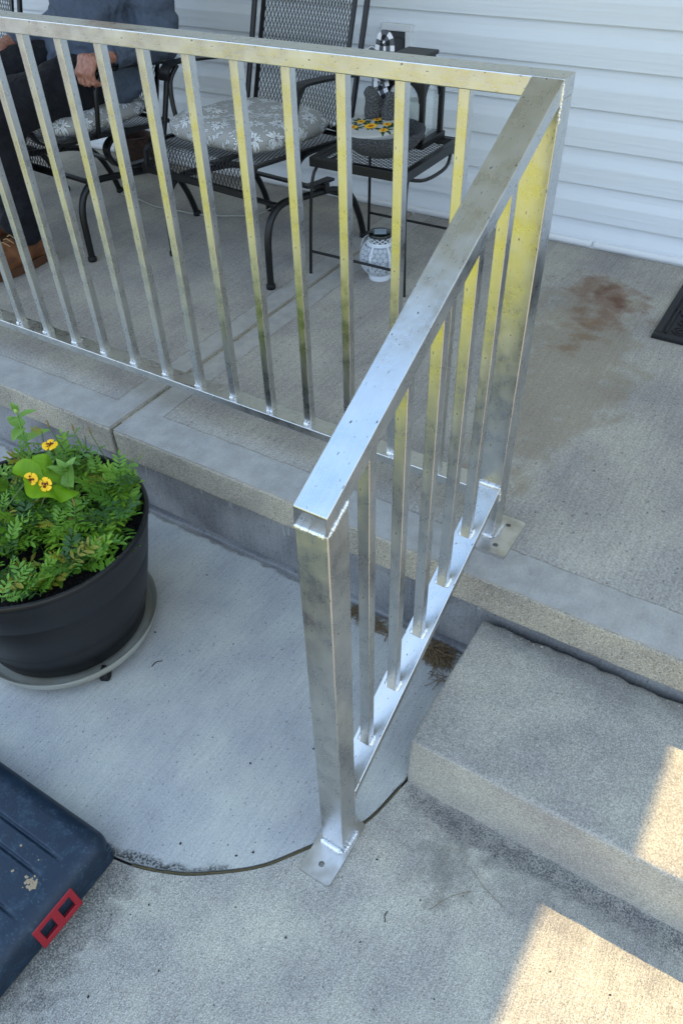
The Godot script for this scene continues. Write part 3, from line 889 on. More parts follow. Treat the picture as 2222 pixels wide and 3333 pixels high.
func build_house() -> void:
	var house := thing("house", "white vinyl-sided house wall behind the chairs, with its porch roof", "house", Vector3(0, 0, WALL))
	part("wall", MB.new().box(Vector3(10, 2.8, 0.12), Vector3(0, 1.1, -0.09)), M.trim, house)
	var s0 := -0.0248
	var ss := 0.1243
	var nz := FastNoiseLite.new()
	nz.seed = 9; nz.frequency = 0.8
	for k in 20:
		var y := s0 + ss * k
		# profile of a dutch-lap course, bottom lip first: (out, up)
		var prof := [Vector2(0.0, 0.006), Vector2(0.0165, 0.0), Vector2(0.0175, 0.002), Vector2(0.0165, 0.06), Vector2(0.0155, 0.068), Vector2(0.0075, 0.088), Vector2(0.0045, 0.1), Vector2(0.0035, 0.128)]
		var cuts := [-4.9, 4.9]
		if k == 0: cuts = [-4.9, -0.144, 4.9]
		elif k == 3 or k == 4: cuts = [-4.9, -0.153, 4.9]
		elif k % 4 == 1: cuts = [-4.9, -3.4, 2.2, 4.9]
		elif k % 4 == 2: cuts = [-4.9, 1.6, 4.9]
		for j in cuts.size() - 1:
			var m := MB.new()
			var rows := []
			for q in prof:
				var row := []
				for i in 13:
					var x := lerpf(cuts[j] - (0.012 if j > 0 else 0.0), cuts[j + 1], i / 12.0)
					row.append(Vector3(x, y + q.y, q.x + nz.get_noise_2d(x, y * 9.0) * 0.0012 + (0.0012 if j % 2 == 1 else 0.0)))
				rows.append(row)
			for a in prof.size() - 1:                    # each fold its own strip, crisp at the lip, soft at the lap
				if a < 2: m.sheet([rows[a], rows[a + 1]], Vector3(0, y + 0.05, -0.5) if a > 0 else Vector3(0, y + 0.5, -0.02))
			m.sheet(rows.slice(2), Vector3(0, y, -4.0))
			part("siding_panel", m, M.vinyl, house)
	# starter trim along the floor, a rounded white strip in two lengths
	for s in [[-4.9, -0.2885], [-0.286, 4.9]]:
		part("base_trim", MB.new().rbox(Vector3(s[1] - s[0], 0.026, 0.034), 0.011, Vector3i(1, 1, 1), Transform3D(Basis(), Vector3((s[0] + s[1]) * 0.5, 0.0165, 0.012)), 4), M.trim, house)
	# the porch roof, outside the picture: it shades the porch and is mirrored in the rails
	part("soffit", MB.new().box(Vector3(9.2, 0.06, 2.2), Vector3(2.19 - 4.6, 2.48, 0.86)), M.soffit, house)
	part("eave", MB.new().box(Vector3(4.0, 0.03, 0.36), Vector3(4.195, 2.45, 0.11)), M.soffit, house)
	var roof := MB.new().rbox(Vector3(9.3, 0.1, 2.5), 0.01, Vector3i.ONE, Transform3D(Basis(Vector3.RIGHT, 0.2), Vector3(2.19 - 4.65, 2.78, 0.75)), 1)
	roof.rbox(Vector3(4.0, 0.06, 1.4), 0.01, Vector3i.ONE, Transform3D(Basis(Vector3.RIGHT, 0.35), Vector3(4.195, 2.74, -0.42)), 1)
	part("roof", roof, M.roof, house)

	# outlet cover let into the siding on a white mounting block
	var o := thing("outlet_box", "grey recessed outlet cover in a white mounting block on the siding", "outlet", Vector3(-1.147, 0.604, WALL + 0.024))
	var fr := MB.new()
	fr.rbox(Vector3(0.128, 0.024, 0.022), 0.004, Vector3i.ONE, Transform3D(Basis(), Vector3(0, 0.061, 0)), 2)
	fr.rbox(Vector3(0.128, 0.024, 0.022), 0.004, Vector3i.ONE, Transform3D(Basis(), Vector3(0, -0.061, 0)), 2)
	for s in [-1, 1]: fr.rbox(Vector3(0.027, 0.1, 0.0215), 0.004, Vector3i.ONE, Transform3D(Basis(), Vector3(0.0505 * s, 0, 0)), 2)
	part("frame", fr, M.trim, o)
	var cover := part("cover", MB.new().rbox(Vector3(0.074, 0.1, 0.006), 0.002, Vector3i.ONE, Transform3D(Basis(), Vector3(0, 0, -0.002)), 1), M.recess, o)
	part("handle", MB.new().tube([Vector3(-0.008, 0.028, 0.003), Vector3(0.008, 0.03, 0.006), Vector3(0.024, 0.028, 0.003)], 0.0016, 6), mat(Color(0.2, 0.2, 0.21), 0.4), cover)
	part("hinge", MB.new().box(Vector3(0.006, 0.07, 0.006), Vector3(0.031, -0.01, 0.003)), mat(Color(0.12, 0.12, 0.13), 0.4), cover)

# ---------------------------------------------------------------- the railing
func bead(path: Array, r: float, parent: Node3D) -> void:
	var len := 0.0
	for i in path.size() - 1: len += path[i].distance_to(path[i + 1])
	var n := maxi(int(len / 0.0012), 6)
	var cv := Curve3D.new()
	for p in path: cv.add_point(p)
	var run := []
	var rad := []
	for i in n + 1:
		var q := i / float(n)
		var p := cv.sample_baked(q * cv.get_baked_length(), false)
		run.append(p + Vector3(rng.randf() - 0.5, rng.randf() - 0.5, rng.randf() - 0.5) * 0.001)
		rad.append(r * (0.7 + 0.34 * absf(sin(i * 0.0012 / 0.0038 * PI)) + rng.randf_range(-0.08, 0.12)) * (0.35 + 0.65 * minf(1.0, minf(q, 1.0 - q) * n * 0.25)))
	part("weld_bead", MB.new().tube(run, rad, 8), M.bead, parent)

func member(called: String, a: Vector3, b: Vector3, wx: float, wz: float, xdir: Vector3, parent: Node3D, cut = null, r := 0.0022) -> MeshInstance3D:
	var y := (b - a).normalized()
	var x := (xdir - y * xdir.dot(y)).normalized()
	return part(called, MB.new().rbox(Vector3(wx, a.distance_to(b), wz), r, Vector3i(1, 1, 1), Transform3D(), 2, cut), M.alu, parent, Transform3D(Basis(x, y, x.cross(y)), (a + b) * 0.5))

func plate(at: Vector3, x0: float, x1: float, z0: float, z1: float, hx: float, holes: Array, parent: Node3D) -> void:
	# two halves that meet through the middle of the bolt holes
	var m := MB.new()
	var r := 0.008
	var hr := 0.0062
	for s in [-1.0, 1.0]:
		var poly := PackedVector2Array()
		var xo := x1 if s > 0.0 else x0
		poly.append(Vector2(hx, z0))
		for k in 5:
			var a := k / 4.0 * PI * 0.5
			poly.append(Vector2(xo - s * r + s * r * sin(a), z0 + r - r * cos(a)))
		for k in 5:
			var a := k / 4.0 * PI * 0.5
			poly.append(Vector2(xo - s * r + s * r * cos(a), z1 - r + r * sin(a)))
		poly.append(Vector2(hx, z1))
		var hs := holes.duplicate()
		hs.sort(); hs.reverse()
		for z in hs:
			for k in 9:
				var a := PI * 0.5 - k / 8.0 * PI
				poly.append(Vector2(hx + s * hr * cos(a), z + hr * sin(a)))
		m.prism(poly, 0.0095, Transform3D(Basis(Vector3.RIGHT, Vector3.BACK, Vector3.DOWN), at + Vector3(0, 0.0095, 0)))
	part("base_plate", m, M.plate, parent)

func build_railing() -> void:
	var t := thing("railing", "bare welded aluminium railing along the porch edge and down the step", "railing")
	var h := 0.0254
	var l := 0.6646
	var hd := 0.5981
	var tt := 0.0296                                # thickness of the cap rails
	var drop := tt * sqrt(1.0 + SLOPE * SLOPE)
	var sheer := func(p: Vector3, _d: Vector3) -> Vector3: return p + Vector3(0, -SLOPE * p.z, 0)
	member("top_rail", Vector3(-2.72, RAIL - tt * 0.5, 0), Vector3(h, RAIL - tt * 0.5, 0), 2 * h, tt, Vector3.BACK, t)
	var mid := Vector3(0, -drop * 0.5, 0)
	member("stair_top_rail", Vector3(0, RAIL, h) + mid, Vector3(0, hd, l + h) + mid, 2 * h, tt, Vector3.RIGHT, t, sheer)
	member("bottom_rail", Vector3(-2.67, 0.123, 0), Vector3(-h, 0.123, 0), 2 * h, 0.022, Vector3.BACK, t)
	var by := func(z: float) -> float: return 0.145 + SLOPE * (z - 0.046)
	member("stair_bottom_rail", Vector3(0, by.call(h) - 0.0124, h), Vector3(0, by.call(l - h) - 0.0124, l - h), 2 * h, 0.022, Vector3.RIGHT, t, sheer)
	# posts
	var pc := member("post", Vector3(0, 0.0095, 0), Vector3(0, RAIL - tt, 0), 2 * h, 2 * h, Vector3.RIGHT, t)
	pc.set_meta("label", "corner post on the porch slab")
	var pd := member("post", Vector3(0, GROUND + 0.0095, l), Vector3(0, hd - drop - SLOPE * h, l), 2 * h, 2 * h, Vector3.RIGHT, t, func(p: Vector3, _d: Vector3) -> Vector3: return p + Vector3(0, SLOPE * p.z if p.y > 0.0 else 0.0, 0))
	pd.set_meta("label", "lower post on the walkway")
	member("post", Vector3(-2.695, 0.0095, 0), Vector3(-2.695, RAIL - tt, 0), 2 * h, 2 * h, Vector3.RIGHT, t)
	plate(Vector3.ZERO, -0.03, 0.072, -0.058, 0.072, 0.0395, [-0.03, 0.045], t)
	plate(Vector3(0, GROUND, 0), -0.035, 0.037, 0.617, 0.763, 0.001, [0.733], t)
	plate(Vector3(-2.695, 0, 0), -0.05, 0.05, -0.06, 0.06, 0.04, [-0.03, 0.045], t)
	# welds round the posts
	bead([Vector3(-h, hd - drop, l + h - 0.0012), Vector3(h - 0.0012, hd - drop, l + h - 0.0012)], 0.0044, pd)
	bead([Vector3(h - 0.0012, hd - drop, l + h - 0.0012), Vector3(h - 0.0012, hd - drop - SLOPE * 2 * h, l - h)], 0.004, pd)
	for o in pd.get_children(): o.position -= pd.position
	var n0 := pd.get_child_count()
	bead([Vector3(-h, GROUND + 0.012, l + h + 0.003), Vector3(h, GROUND + 0.012, l + h + 0.004)], 0.0068, pd)
	bead([Vector3(h + 0.002, GROUND + 0.012, l + h + 0.001), Vector3(h + 0.003, GROUND + 0.012, l - h)], 0.0062, pd)
	bead([Vector3(h - 0.002, by.call(l - h) - 0.005, l - h), Vector3(h - 0.002, by.call(l - h) - 0.034, l - h)], 0.004, pd)
	for i in range(n0, pd.get_child_count()): (pd.get_child(i) as Node3D).position -= pd.position
	bead([Vector3(-h, by.call(h) + 0.001, h + 0.002), Vector3(h, by.call(h) + 0.001, h + 0.002)], 0.0058, pc)
	bead([Vector3(h + 0.001, 0.0125, h), Vector3(h + 0.003, 0.0125, -h + 0.004)], 0.0058, pc)
	bead([Vector3(h, 0.0125, h + 0.002), Vector3(-h, 0.0125, h + 0.002)], 0.0062, pc)
	bead([Vector3(h, RAIL - 0.006, h + 0.001), Vector3(h, RAIL - 0.04, h + 0.001), Vector3(h, RAIL - 0.062, h)], 0.003, pc)
	bead([Vector3(h, by.call(h) - 0.004, h + 0.001), Vector3(h + 0.0005, by.call(h) - 0.036, h)], 0.004, pc)
	bead([Vector3(-h, RAIL - 0.002, h + 0.0015), Vector3(-h, RAIL - tt, h + 0.0015)], 0.0026, pc)
	for o in pc.get_children(): o.position -= pc.position
	# balusters along the porch
	var bw := 0.0199
	for i in 22:
		var x := -0.138 - 0.1154 * i
		var bal := member("baluster", Vector3(x, 0.132, 0), Vector3(x, RAIL - tt, 0), bw, bw, Vector3.RIGHT, t, null, 0.0015)
		var c := bal.position
		for z in [bw * 0.5 + 0.0012, -bw * 0.5 - 0.0012]:
			var q := rng.randf_range(-0.002, 0.002)
			bead([Vector3(x - bw * 0.45 + q, 0.1345, z) - c, Vector3(x + bw * 0.42 + q, 0.1345, z) - c], 0.0062, bal)
		bead([Vector3(x - bw * 0.5, RAIL - tt, bw * 0.5) - c, Vector3(x + bw * 0.5, RAIL - tt, bw * 0.5) - c], 0.0018, bal)
	# and down the step
	for i in 5:
		var z := 0.132 + 0.1048 * i
		var bal := member("baluster", Vector3(0, by.call(z) - 0.012, z), Vector3(0, RAIL + SLOPE * (z - h) - drop + 0.004, z), bw, bw, Vector3.RIGHT, t, null, 0.0015)
		var c := bal.position
		for s in [-1.0, 1.0]:
			var x: float = s * (bw * 0.5 + 0.002)
			bead([Vector3(x, by.call(z + bw * 0.5) + 0.001, z + bw * 0.5) - c, Vector3(x, by.call(z - bw * 0.5) + 0.001, z - bw * 0.5) - c], 0.0058, bal)
# ---------------------------------------------------------------- chairs, table and what stands on them
# expanded metal: wavy strands that touch their neighbours; at(u, v) gives the surface, u across and v along, 0 to 1
func lattice(at: Callable, nu: int, nv: int, w: float, t: float) -> MB:
	var m := MB.new()
	for i in nu + 1:
		var path := []
		for j in nv + 1:
			var u := clampf((i + (0.25 if (i + j) % 2 == 0 else -0.25)) / float(nu) * (1.0 if nu > 0 else 0.0), 0.0, 1.0)
			u = clampf((i + (0.5 if j % 2 == 0 else -0.5) * (1.0 if i % 2 == 0 else -1.0)) / float(nu), 0.0, 1.0)
			path.append(at.call(u, j / float(nv)))
		for j in nv:
			var a: Vector3 = path[j]
			var b: Vector3 = path[j + 1]
			var q := (j + 0.5) / nv
			var nn: Vector3 = (at.call(minf(i / float(nu) + 0.02, 1.0), q) - at.call(maxf(i / float(nu) - 0.02, 0.0), q)).cross(at.call(clampf(i / float(nu), 0, 1), minf(q + 0.02, 1.0)) - at.call(clampf(i / float(nu), 0, 1), maxf(q - 0.02, 0.0))).normalized()
			var d := (b - a).normalized()
			var s := d.cross(nn).normalized() * w * 0.5
			var e := nn * t * 0.5
			var k := m.v.size()
			for p in [a, b]:
				m.vert(p + s + e, (s.normalized() + nn).normalized()); m.vert(p - s + e, (nn - s.normalized()).normalized())
				m.vert(p - s - e, (-nn - s.normalized()).normalized()); m.vert(p + s - e, (s.normalized() - nn).normalized())
			for c in 4: m.quad(k + c, k + (c + 1) % 4, k + 4 + (c + 1) % 4, k + 4 + c)
	return m

func make_chair() -> Node3D:
	var t := thing("patio_chair", "", "chair")
	var iron: Material = M.iron
	for s in [-1.0, 1.0]:
		# one bent tube is the front leg, the runner and the rear leg
		var arch := smooth([Vector3(0.25, 0.004, 0.27), Vector3(0.25, 0.1, 0.268), Vector3(0.25, 0.184, 0.262), Vector3(0.25, 0.244, 0.233), Vector3(0.25, 0.272, 0.17), Vector3(0.25, 0.258, 0.04), Vector3(0.25, 0.238, -0.1), Vector3(0.25, 0.192, -0.2), Vector3(0.25, 0.1, -0.258), Vector3(0.25, 0.004, -0.29)], 5)
		if s < 0: arch = mirrored(arch)
		var leg := part("leg", MB.new().tube(arch, 0.0125, 10), iron, t)
		for z in [0.27, -0.29]: part("foot_cap", MB.new().lathe([Vector2(0, 0.02), Vector2(0.013, 0.02), Vector2(0.0165, 0.016), Vector2(0.0165, 0.002), Vector2(0.014, 0), Vector2(0, 0)], 14, Vector3(0.25 * s, 0, z)), M.rubber_cap, leg)
		# flat spring that carries the seat
		var c := smooth([Vector3(0.235, 0.388, -0.12), Vector3(0.235, 0.392, 0.0), Vector3(0.235, 0.386, 0.055), Vector3(0.235, 0.36, 0.086), Vector3(0.235, 0.325, 0.082), Vector3(0.235, 0.292, 0.055), Vector3(0.235, 0.278, 0.0), Vector3(0.235, 0.272, -0.11)], 4)
		if s < 0: c = mirrored(c)
		var sp := MB.new().bar(c, 0.034, 0.009, Vector3.RIGHT)
		sp.rbox(Vector3(0.05, 0.03, 0.026), 0.004, Vector3i.ONE, Transform3D(Basis(), Vector3(0.243 * s, 0.262, -0.05)), 1)
		part("spring", sp, iron, t)
		# arm: flat, broad and curled down in front
		var arm := smooth([Vector3(0.292, 0.574, 0.142), Vector3(0.292, 0.6, 0.138), Vector3(0.292, 0.619, 0.112), Vector3(0.292, 0.621, 0.06), Vector3(0.288, 0.612, -0.05), Vector3(0.28, 0.598, -0.17), Vector3(0.268, 0.592, -0.235), Vector3(0.24, 0.588, -0.262)], 4)
		var sup := smooth([Vector3(0.288, 0.612, 0.08), Vector3(0.29, 0.57, 0.118), Vector3(0.286, 0.5, 0.128), Vector3(0.268, 0.43, 0.13), Vector3(0.25, 0.41, 0.128)], 4)
		var post := smooth([Vector3(0.25, 0.3, -0.16), Vector3(0.25, 0.4, -0.2), Vector3(0.25, 0.58, -0.255), Vector3(0.25, 0.8, -0.318), Vector3(0.25, 0.98, -0.372)], 4)
		if s < 0:
			arm = mirrored(arm); sup = mirrored(sup); post = mirrored(post)
		var armrest := part("armrest", MB.new().bar(arm, 0.046, 0.008, Vector3.RIGHT), iron, t)
		part("arm_support", MB.new().tube(sup, 0.0085, 8), iron, armrest)
		part("back_post", MB.new().tube(post, 0.0105, 10), iron, t)
	var hoop := smooth([Vector3(-0.25, 0.98, -0.372), Vector3(-0.235, 1.04, -0.39), Vector3(-0.16, 1.085, -0.404), Vector3(0, 1.1, -0.408), Vector3(0.16, 1.085, -0.404), Vector3(0.235, 1.04, -0.39), Vector3(0.25, 0.98, -0.372)], 5)
	part("back_post", MB.new().tube(hoop, 0.0105, 10), iron, t)
	for z in [0.18, -0.165]: part("crossbar", MB.new().bar([Vector3(-0.25, 0.262 if z > 0 else 0.2, z), Vector3(0.25, 0.262 if z > 0 else 0.2, z)], 0.022, 0.009, Vector3.BACK), iron, t)
	# seat: side rails, a rolled front edge and the mesh
	var seat_at := func(u: float, v: float) -> Vector3:
		var x := lerpf(-0.238, 0.238, u)
		var q := v * 0.62
		if q < 0.52:
			var k := q / 0.52
			return Vector3(x, lerpf(0.389, 0.42, k) - 0.018 * sin(k * PI) * (1.0 - pow(u * 2.0 - 1.0, 2.0)), lerpf(-0.215, 0.29, k))
		var a := (q - 0.52) / 0.1
		if a < 0.3: return Vector3(x, 0.42 - a * a * 0.06, 0.29 + a * 0.08)
		return Vector3(x, 0.4146 - (a - 0.3) * 0.112, 0.314 + (a - 0.3) * 0.012)
	var frame := MB.new()
	for s in [-1.0, 1.0]:
		var rail := []
		for k in 13: rail.append(seat_at.call(0.0 if s < 0 else 1.0, k / 12.0) + Vector3(0.01 * s, 0, 0))
		frame.bar(rail, 0.016, 0.01, Vector3.RIGHT)
	frame.bar([seat_at.call(0.0, 1.0) - Vector3(0.016, 0, 0), seat_at.call(1.0, 1.0) + Vector3(0.016, 0, 0)], 0.012, 0.022, Vector3.BACK)
	frame.tube([Vector3(-0.25, 0.389, -0.215), Vector3(0.25, 0.389, -0.215)], 0.009, 8)
	var seat := part("seat_frame", frame, iron, t)
	part("seat_mesh", lattice(seat_at, 60, 42, 0.0023, 0.0014), iron, seat).set_meta("kind", "stuff")
	# back: inner frame and mesh
	var back_at := func(u: float, v: float) -> Vector3:
		var y := lerpf(0.412, 1.06, v)
		var x := lerpf(-0.203, 0.203, u)
		return Vector3(x, y, -0.205 - (y - 0.43) * 0.295 - 0.022 * (1.0 - pow(u * 2.0 - 1.0, 2.0)))
	var bf := MB.new()
	for s in [0.0, 1.0]:
		var rail := []
		for k in 9: rail.append(back_at.call(s, k / 8.0))
		bf.bar(rail, 0.014, 0.01, Vector3.RIGHT)
	for v in [0.0, 1.0]:
		var rail := []
		for k in 9: rail.append(back_at.call(k / 8.0, v))
		bf.bar(rail, 0.012, 0.012, Vector3.BACK)
	var back := part("back_frame", bf, iron, t)
	part("back_mesh", lattice(back_at, 54, 42, 0.0023, 0.0014), iron, back).set_meta("kind", "stuff")
	return t

func make_cushion(wx: float, wz: float, high: float) -> MB:
	var m := MB.new()
	var rings := [Vector2(0.001, 0.92), Vector2(0.3, 0.95), Vector2(0.6, 1.0), Vector2(0.8, 0.97), Vector2(0.92, 0.86), Vector2(0.98, 0.68), Vector2(1.0, 0.48), Vector2(0.98, 0.26), Vector2(0.92, 0.1), Vector2(0.8, 0.0), Vector2(0.3, 0.0)]
	var nz := FastNoiseLite.new()
	nz.seed = 6; nz.frequency = 5.0
	var rows := []
	var uvs := []
	for r in rings:
		var row := []
		var ur := []
		for j in 65:
			var a := TAU * j / 64.0
			var c := cos(a)
			var s := sin(a)
			var k := pow(pow(absf(c), 4.0) + pow(absf(s), 4.0), -0.25)
			var p := Vector3(c * k * wx * 0.5 * r.x, r.y * high, s * k * wz * 0.5 * r.x)
			p.y += nz.get_noise_2d(p.x, p.z) * 0.012 * r.y * (1.0 - r.x * 0.4)
			row.append(p)
			var f: float = r.x + (1.0 - r.y) * 0.22 * (1.0 if r.x > 0.75 else 0.0)
			ur.append(Vector2(c * k * f, s * k * f) * 0.78 + Vector2(0.5, 0.5))
		rows.append(row)
		uvs.append(ur)
	m.sheet(rows, Vector3(0, high * 0.45, 0), uvs)
	return m

func on_chair(o: Vector3, p: Vector3) -> Vector3: return Transform3D(Basis(Vector3.UP, -0.1), o) * p

const CHAIR_A := Vector3(-1.387, 0, -1.06)
const CHAIR_B := Vector3(-2.128, 0, -0.917)
const CHAIR_C := Vector3(-2.86, 0, -0.86)

func build_chairs() -> void:
	var a := make_chair()
	a.position = CHAIR_A; a.rotation.y = -0.1
	a.set_meta("label", "empty black mesh-back patio chair beside the small table"); a.set_meta("group", "black mesh patio chairs in a row")
	var b := copy(a, "patio_chair", "black mesh-back patio chair that the seated person sits in")
	b.position = CHAIR_B
	var c := copy(a, "patio_chair", "black mesh-back patio chair at the far left, only its back edge showing")
	c.position = CHAIR_C
	var cu := single("seat_cushion", make_cushion(0.475, 0.46, 0.078), M.cushion, "grey and white floral cushion on the empty chair", "cushion", on_chair(CHAIR_A, Vector3(-0.005, 0.416, 0.04)), -0.1, "floral seat cushions")
	for s in [-1.0, 1.0]: part("tie", MB.new().bar(smooth([Vector3(0.2 * s, 0.02, -0.2), Vector3(0.235 * s, 0.045, -0.235), Vector3(0.262 * s, 0.01, -0.25), Vector3(0.255 * s, -0.035, -0.24)], 4), 0.014, 0.003, Vector3.RIGHT), M.cushion, cu)
	cu.rotation.x = -0.045
	var cb := single("seat_cushion", make_cushion(0.475, 0.46, 0.07), M.cushion, "grey and white floral cushion under the seated person", "cushion", on_chair(CHAIR_B, Vector3(0, 0.416, 0.035)), -0.1, "floral seat cushions")
	for s in [-1.0, 1.0]: part("tie", MB.new().bar(smooth([Vector3(0.2 * s, 0.02, -0.2), Vector3(0.23 * s, 0.0, -0.22), Vector3(0.24 * s, -0.06, -0.22), Vector3(0.235 * s, -0.12, -0.21)], 4), 0.014, 0.003, Vector3.RIGHT), M.cushion, cb)
	var cc := single("seat_cushion", make_cushion(0.475, 0.46, 0.07), M.cushion, "floral cushion on the chair at the far left", "cushion", on_chair(CHAIR_C, Vector3(0, 0.416, 0.035)), -0.1, "floral seat cushions")
	cc.rotation.x = -0.03

func build_table() -> void:
	var c := Vector3(-0.915, 0, -1.15)
	var t := thing("side_table", "small black side table with a mesh top and thin rod legs", "table", c)
	var hx := 0.18
	var hz := 0.205
	var y := 0.405
	var rim := MB.new()
	for s in [-1.0, 1.0]:
		rim.rbox(Vector3(hx * 2, 0.03, 0.005), 0.002, Vector3i.ONE, Transform3D(Basis(), Vector3(0, y - 0.012, hz * s)), 1)
		rim.rbox(Vector3(0.005, 0.03, hz * 2 - 0.006), 0.002, Vector3i.ONE, Transform3D(Basis(), Vector3(hx * s, y - 0.0122, 0)), 1)
		rim.rbox(Vector3(hx * 2, 0.004, 0.022), 0.001, Vector3i.ONE, Transform3D(Basis(), Vector3(0, y, (hz - 0.01) * s)), 1)
		rim.rbox(Vector3(0.022, 0.004, hz * 2 - 0.044), 0.001, Vector3i.ONE, Transform3D(Basis(), Vector3((hx - 0.01) * s, y, 0)), 1)
	var top := part("table_top", rim, M.iron, t)
	part("top_mesh", lattice(func(u: float, v: float) -> Vector3: return Vector3(lerpf(-hx + 0.02, hx - 0.02, v), y, lerpf(-hz + 0.02, hz - 0.02, u)), 46, 24, 0.0018, 0.0014), M.iron, top).set_meta("kind", "stuff")
	for sx in [-1.0, 1.0]:
		for sz in [-1.0, 1.0]:
			var leg := MB.new().tube(smooth([Vector3((hx - 0.02) * sx, y - 0.02, (hz - 0.07) * sz), Vector3((hx - 0.004) * sx, y - 0.05, (hz - 0.02) * sz), Vector3((hx + 0.004) * sx, 0.25, (hz - 0.002) * sz), Vector3((hx + 0.014) * sx, 0.002, (hz + 0.006) * sz)], 4), 0.0055, 8)
			part("leg", leg, M.iron, t)
		part("side_brace", MB.new().tube(smooth([Vector3((hx - 0.01) * sx, y - 0.03, 0.16), Vector3((hx + 0.012) * sx, y - 0.05, 0.08), Vector3((hx + 0.016) * sx, y - 0.05, -0.06), Vector3((hx - 0.01) * sx, y - 0.028, -0.15)], 4), 0.006, 8), M.iron, t)
	for sz in [-1.0, 1.0]: part("stretcher", MB.new().tube([Vector3(-hx - 0.01, 0.085, hz * sz + 0.003 * sz), Vector3(hx + 0.01, 0.085, hz * sz + 0.003 * sz)], 0.005, 8), M.iron, t)

	# black lantern with arched sides, a candle inside and a gingham bow
	var l := thing("lantern", "black wooden candle lantern with arched openings on the side table", "lantern", Vector3(-0.878, 0.407, -1.262))
	var w := 0.078
	var body := MB.new()
	body.rbox(Vector3(0.17, 0.022, 0.17), 0.003, Vector3i.ONE, Transform3D(Basis(), Vector3(0, 0.011, 0)), 1)
	part("base", body, M.black_wood, l)
	for sx in [-1.0, 1.0]:
		for sz in [-1.0, 1.0]: part("post", MB.new().box(Vector3(0.017, 0.19, 0.017), Vector3(0.07 * sx, 0.1165, 0.07 * sz), 0.002), M.black_wood, l)
	for k in 4:
		var arch := PackedVector2Array([Vector2(-0.0615, 0.21), Vector2(-0.0615, 0.135)])
		for i in 13:
			var a := PI - i / 12.0 * PI
			arch.append(Vector2(cos(a) * 0.058, 0.137 + sin(a) * 0.058))
		arch.append(Vector2(0.0615, 0.135)); arch.append(Vector2(0.0615, 0.21))
		part("arch", MB.new().prism(arch, 0.012, Transform3D(Basis(Vector3.UP, k * PI * 0.5), Basis(Vector3.UP, k * PI * 0.5) * Vector3(0, 0, 0.063))), M.black_wood, l)
		part("pane", MB.new().box(Vector3(0.124, 0.184, 0.002), Vector3.ZERO, 0.0004), M.pane, l, Transform3D(Basis(Vector3.UP, k * PI * 0.5), Basis(Vector3.UP, k * PI * 0.5) * Vector3(0, 0.115, 0.0605)))
	var cap := MB.new().rbox(Vector3(0.164, 0.016, 0.164), 0.002, Vector3i.ONE, Transform3D(Basis(), Vector3(0, 0.219, 0)), 1)
	cap.rbox(Vector3(0.1, 0.024, 0.1), 0.002, Vector3i.ONE, Transform3D(Basis(), Vector3(-0.012, 0.238, -0.028)), 1)
	cap.rbox(Vector3(0.114, 0.012, 0.114), 0.002, Vector3i.ONE, Transform3D(Basis(), Vector3(-0.012, 0.256, -0.028)), 1)
	part("cap", cap, M.black_wood, l)
	single("candle", MB.new().lathe([Vector2(0, 0.1), Vector2(0.03, 0.1), Vector2(0.036, 0.106), Vector2(0.038, 0.1), Vector2(0.038, 0), Vector2(0, 0)], 24), M.candle, "pale pillar candle inside the black lantern", "candle", l.position + Vector3(0.012, 0.0225, 0.0))
	var bow := thing("bow", "black and white gingham bow tied to the corner of the lantern", "bow", l.position + Vector3(-0.052, 0.205, 0.088))
	var ribbon := func(path: Array, wide: float) -> MB:
		var sm := smooth(path, 6)
		var m := MB.new()
		var rows := []
		var uvs := []
		for side in [-0.5, 0.5]:
			var row := []
			var ur := []
			var len := 0.0
			for i in sm.size():
				if i > 0: len += sm[i].distance_to(sm[i - 1])
				var tg: Vector3 = (sm[mini(i + 1, sm.size() - 1)] - sm[maxi(i - 1, 0)]).normalized()
				var sd := tg.cross(Vector3(0.25, 0.3, 1.0)).normalized()
				row.append(sm[i] + sd * wide * side)
				ur.append(Vector2(len / 0.028, (side + 0.5) * wide / 0.028))
			rows.append(row)
			uvs.append(ur)
		return m.sheet(rows, Vector3(0, 0, -3), uvs)
	part("loop", ribbon.call([Vector3.ZERO, Vector3(-0.02, 0.05, 0.015), Vector3(-0.008, 0.115, 0.02), Vector3(0.018, 0.105, 0.03), Vector3(0.018, 0.05, 0.03), Vector3(0, 0.002, 0.01)], 0.036), M.gingham, bow)
	part("loop", ribbon.call([Vector3.ZERO, Vector3(-0.03, 0.035, 0.01), Vector3(-0.052, 0.072, 0.015), Vector3(-0.05, 0.04, 0.03), Vector3(-0.02, 0.01, 0.02), Vector3(0, 0.0, 0.01)], 0.03), M.gingham, bow)
	part("tail", ribbon.call([Vector3.ZERO, Vector3(-0.026, -0.014, 0.01), Vector3(-0.012, -0.05, 0.014), Vector3(0.006, -0.078, 0.012)], 0.048), M.gingham, bow)
	part("tail", ribbon.call([Vector3.ZERO, Vector3(-0.02, 0.0, 0.012), Vector3(-0.05, 0.012, 0.016)], 0.026), M.gingham, bow)
	part("knot", MB.new().rbox(Vector3(0.022, 0.02, 0.016), 0.007, Vector3i.ONE, Transform3D(Basis(), Vector3(0, 0, 0.012)), 3), M.gingham, bow)
	part("wire", MB.new().tube([Vector3(-0.012, 0.0, 0.012), Vector3(-0.04, -0.05, 0.03), Vector3(-0.052, -0.075, 0.04)], 0.0014, 5), mat(Color(0.6, 0.62, 0.55), 0.5), bow)

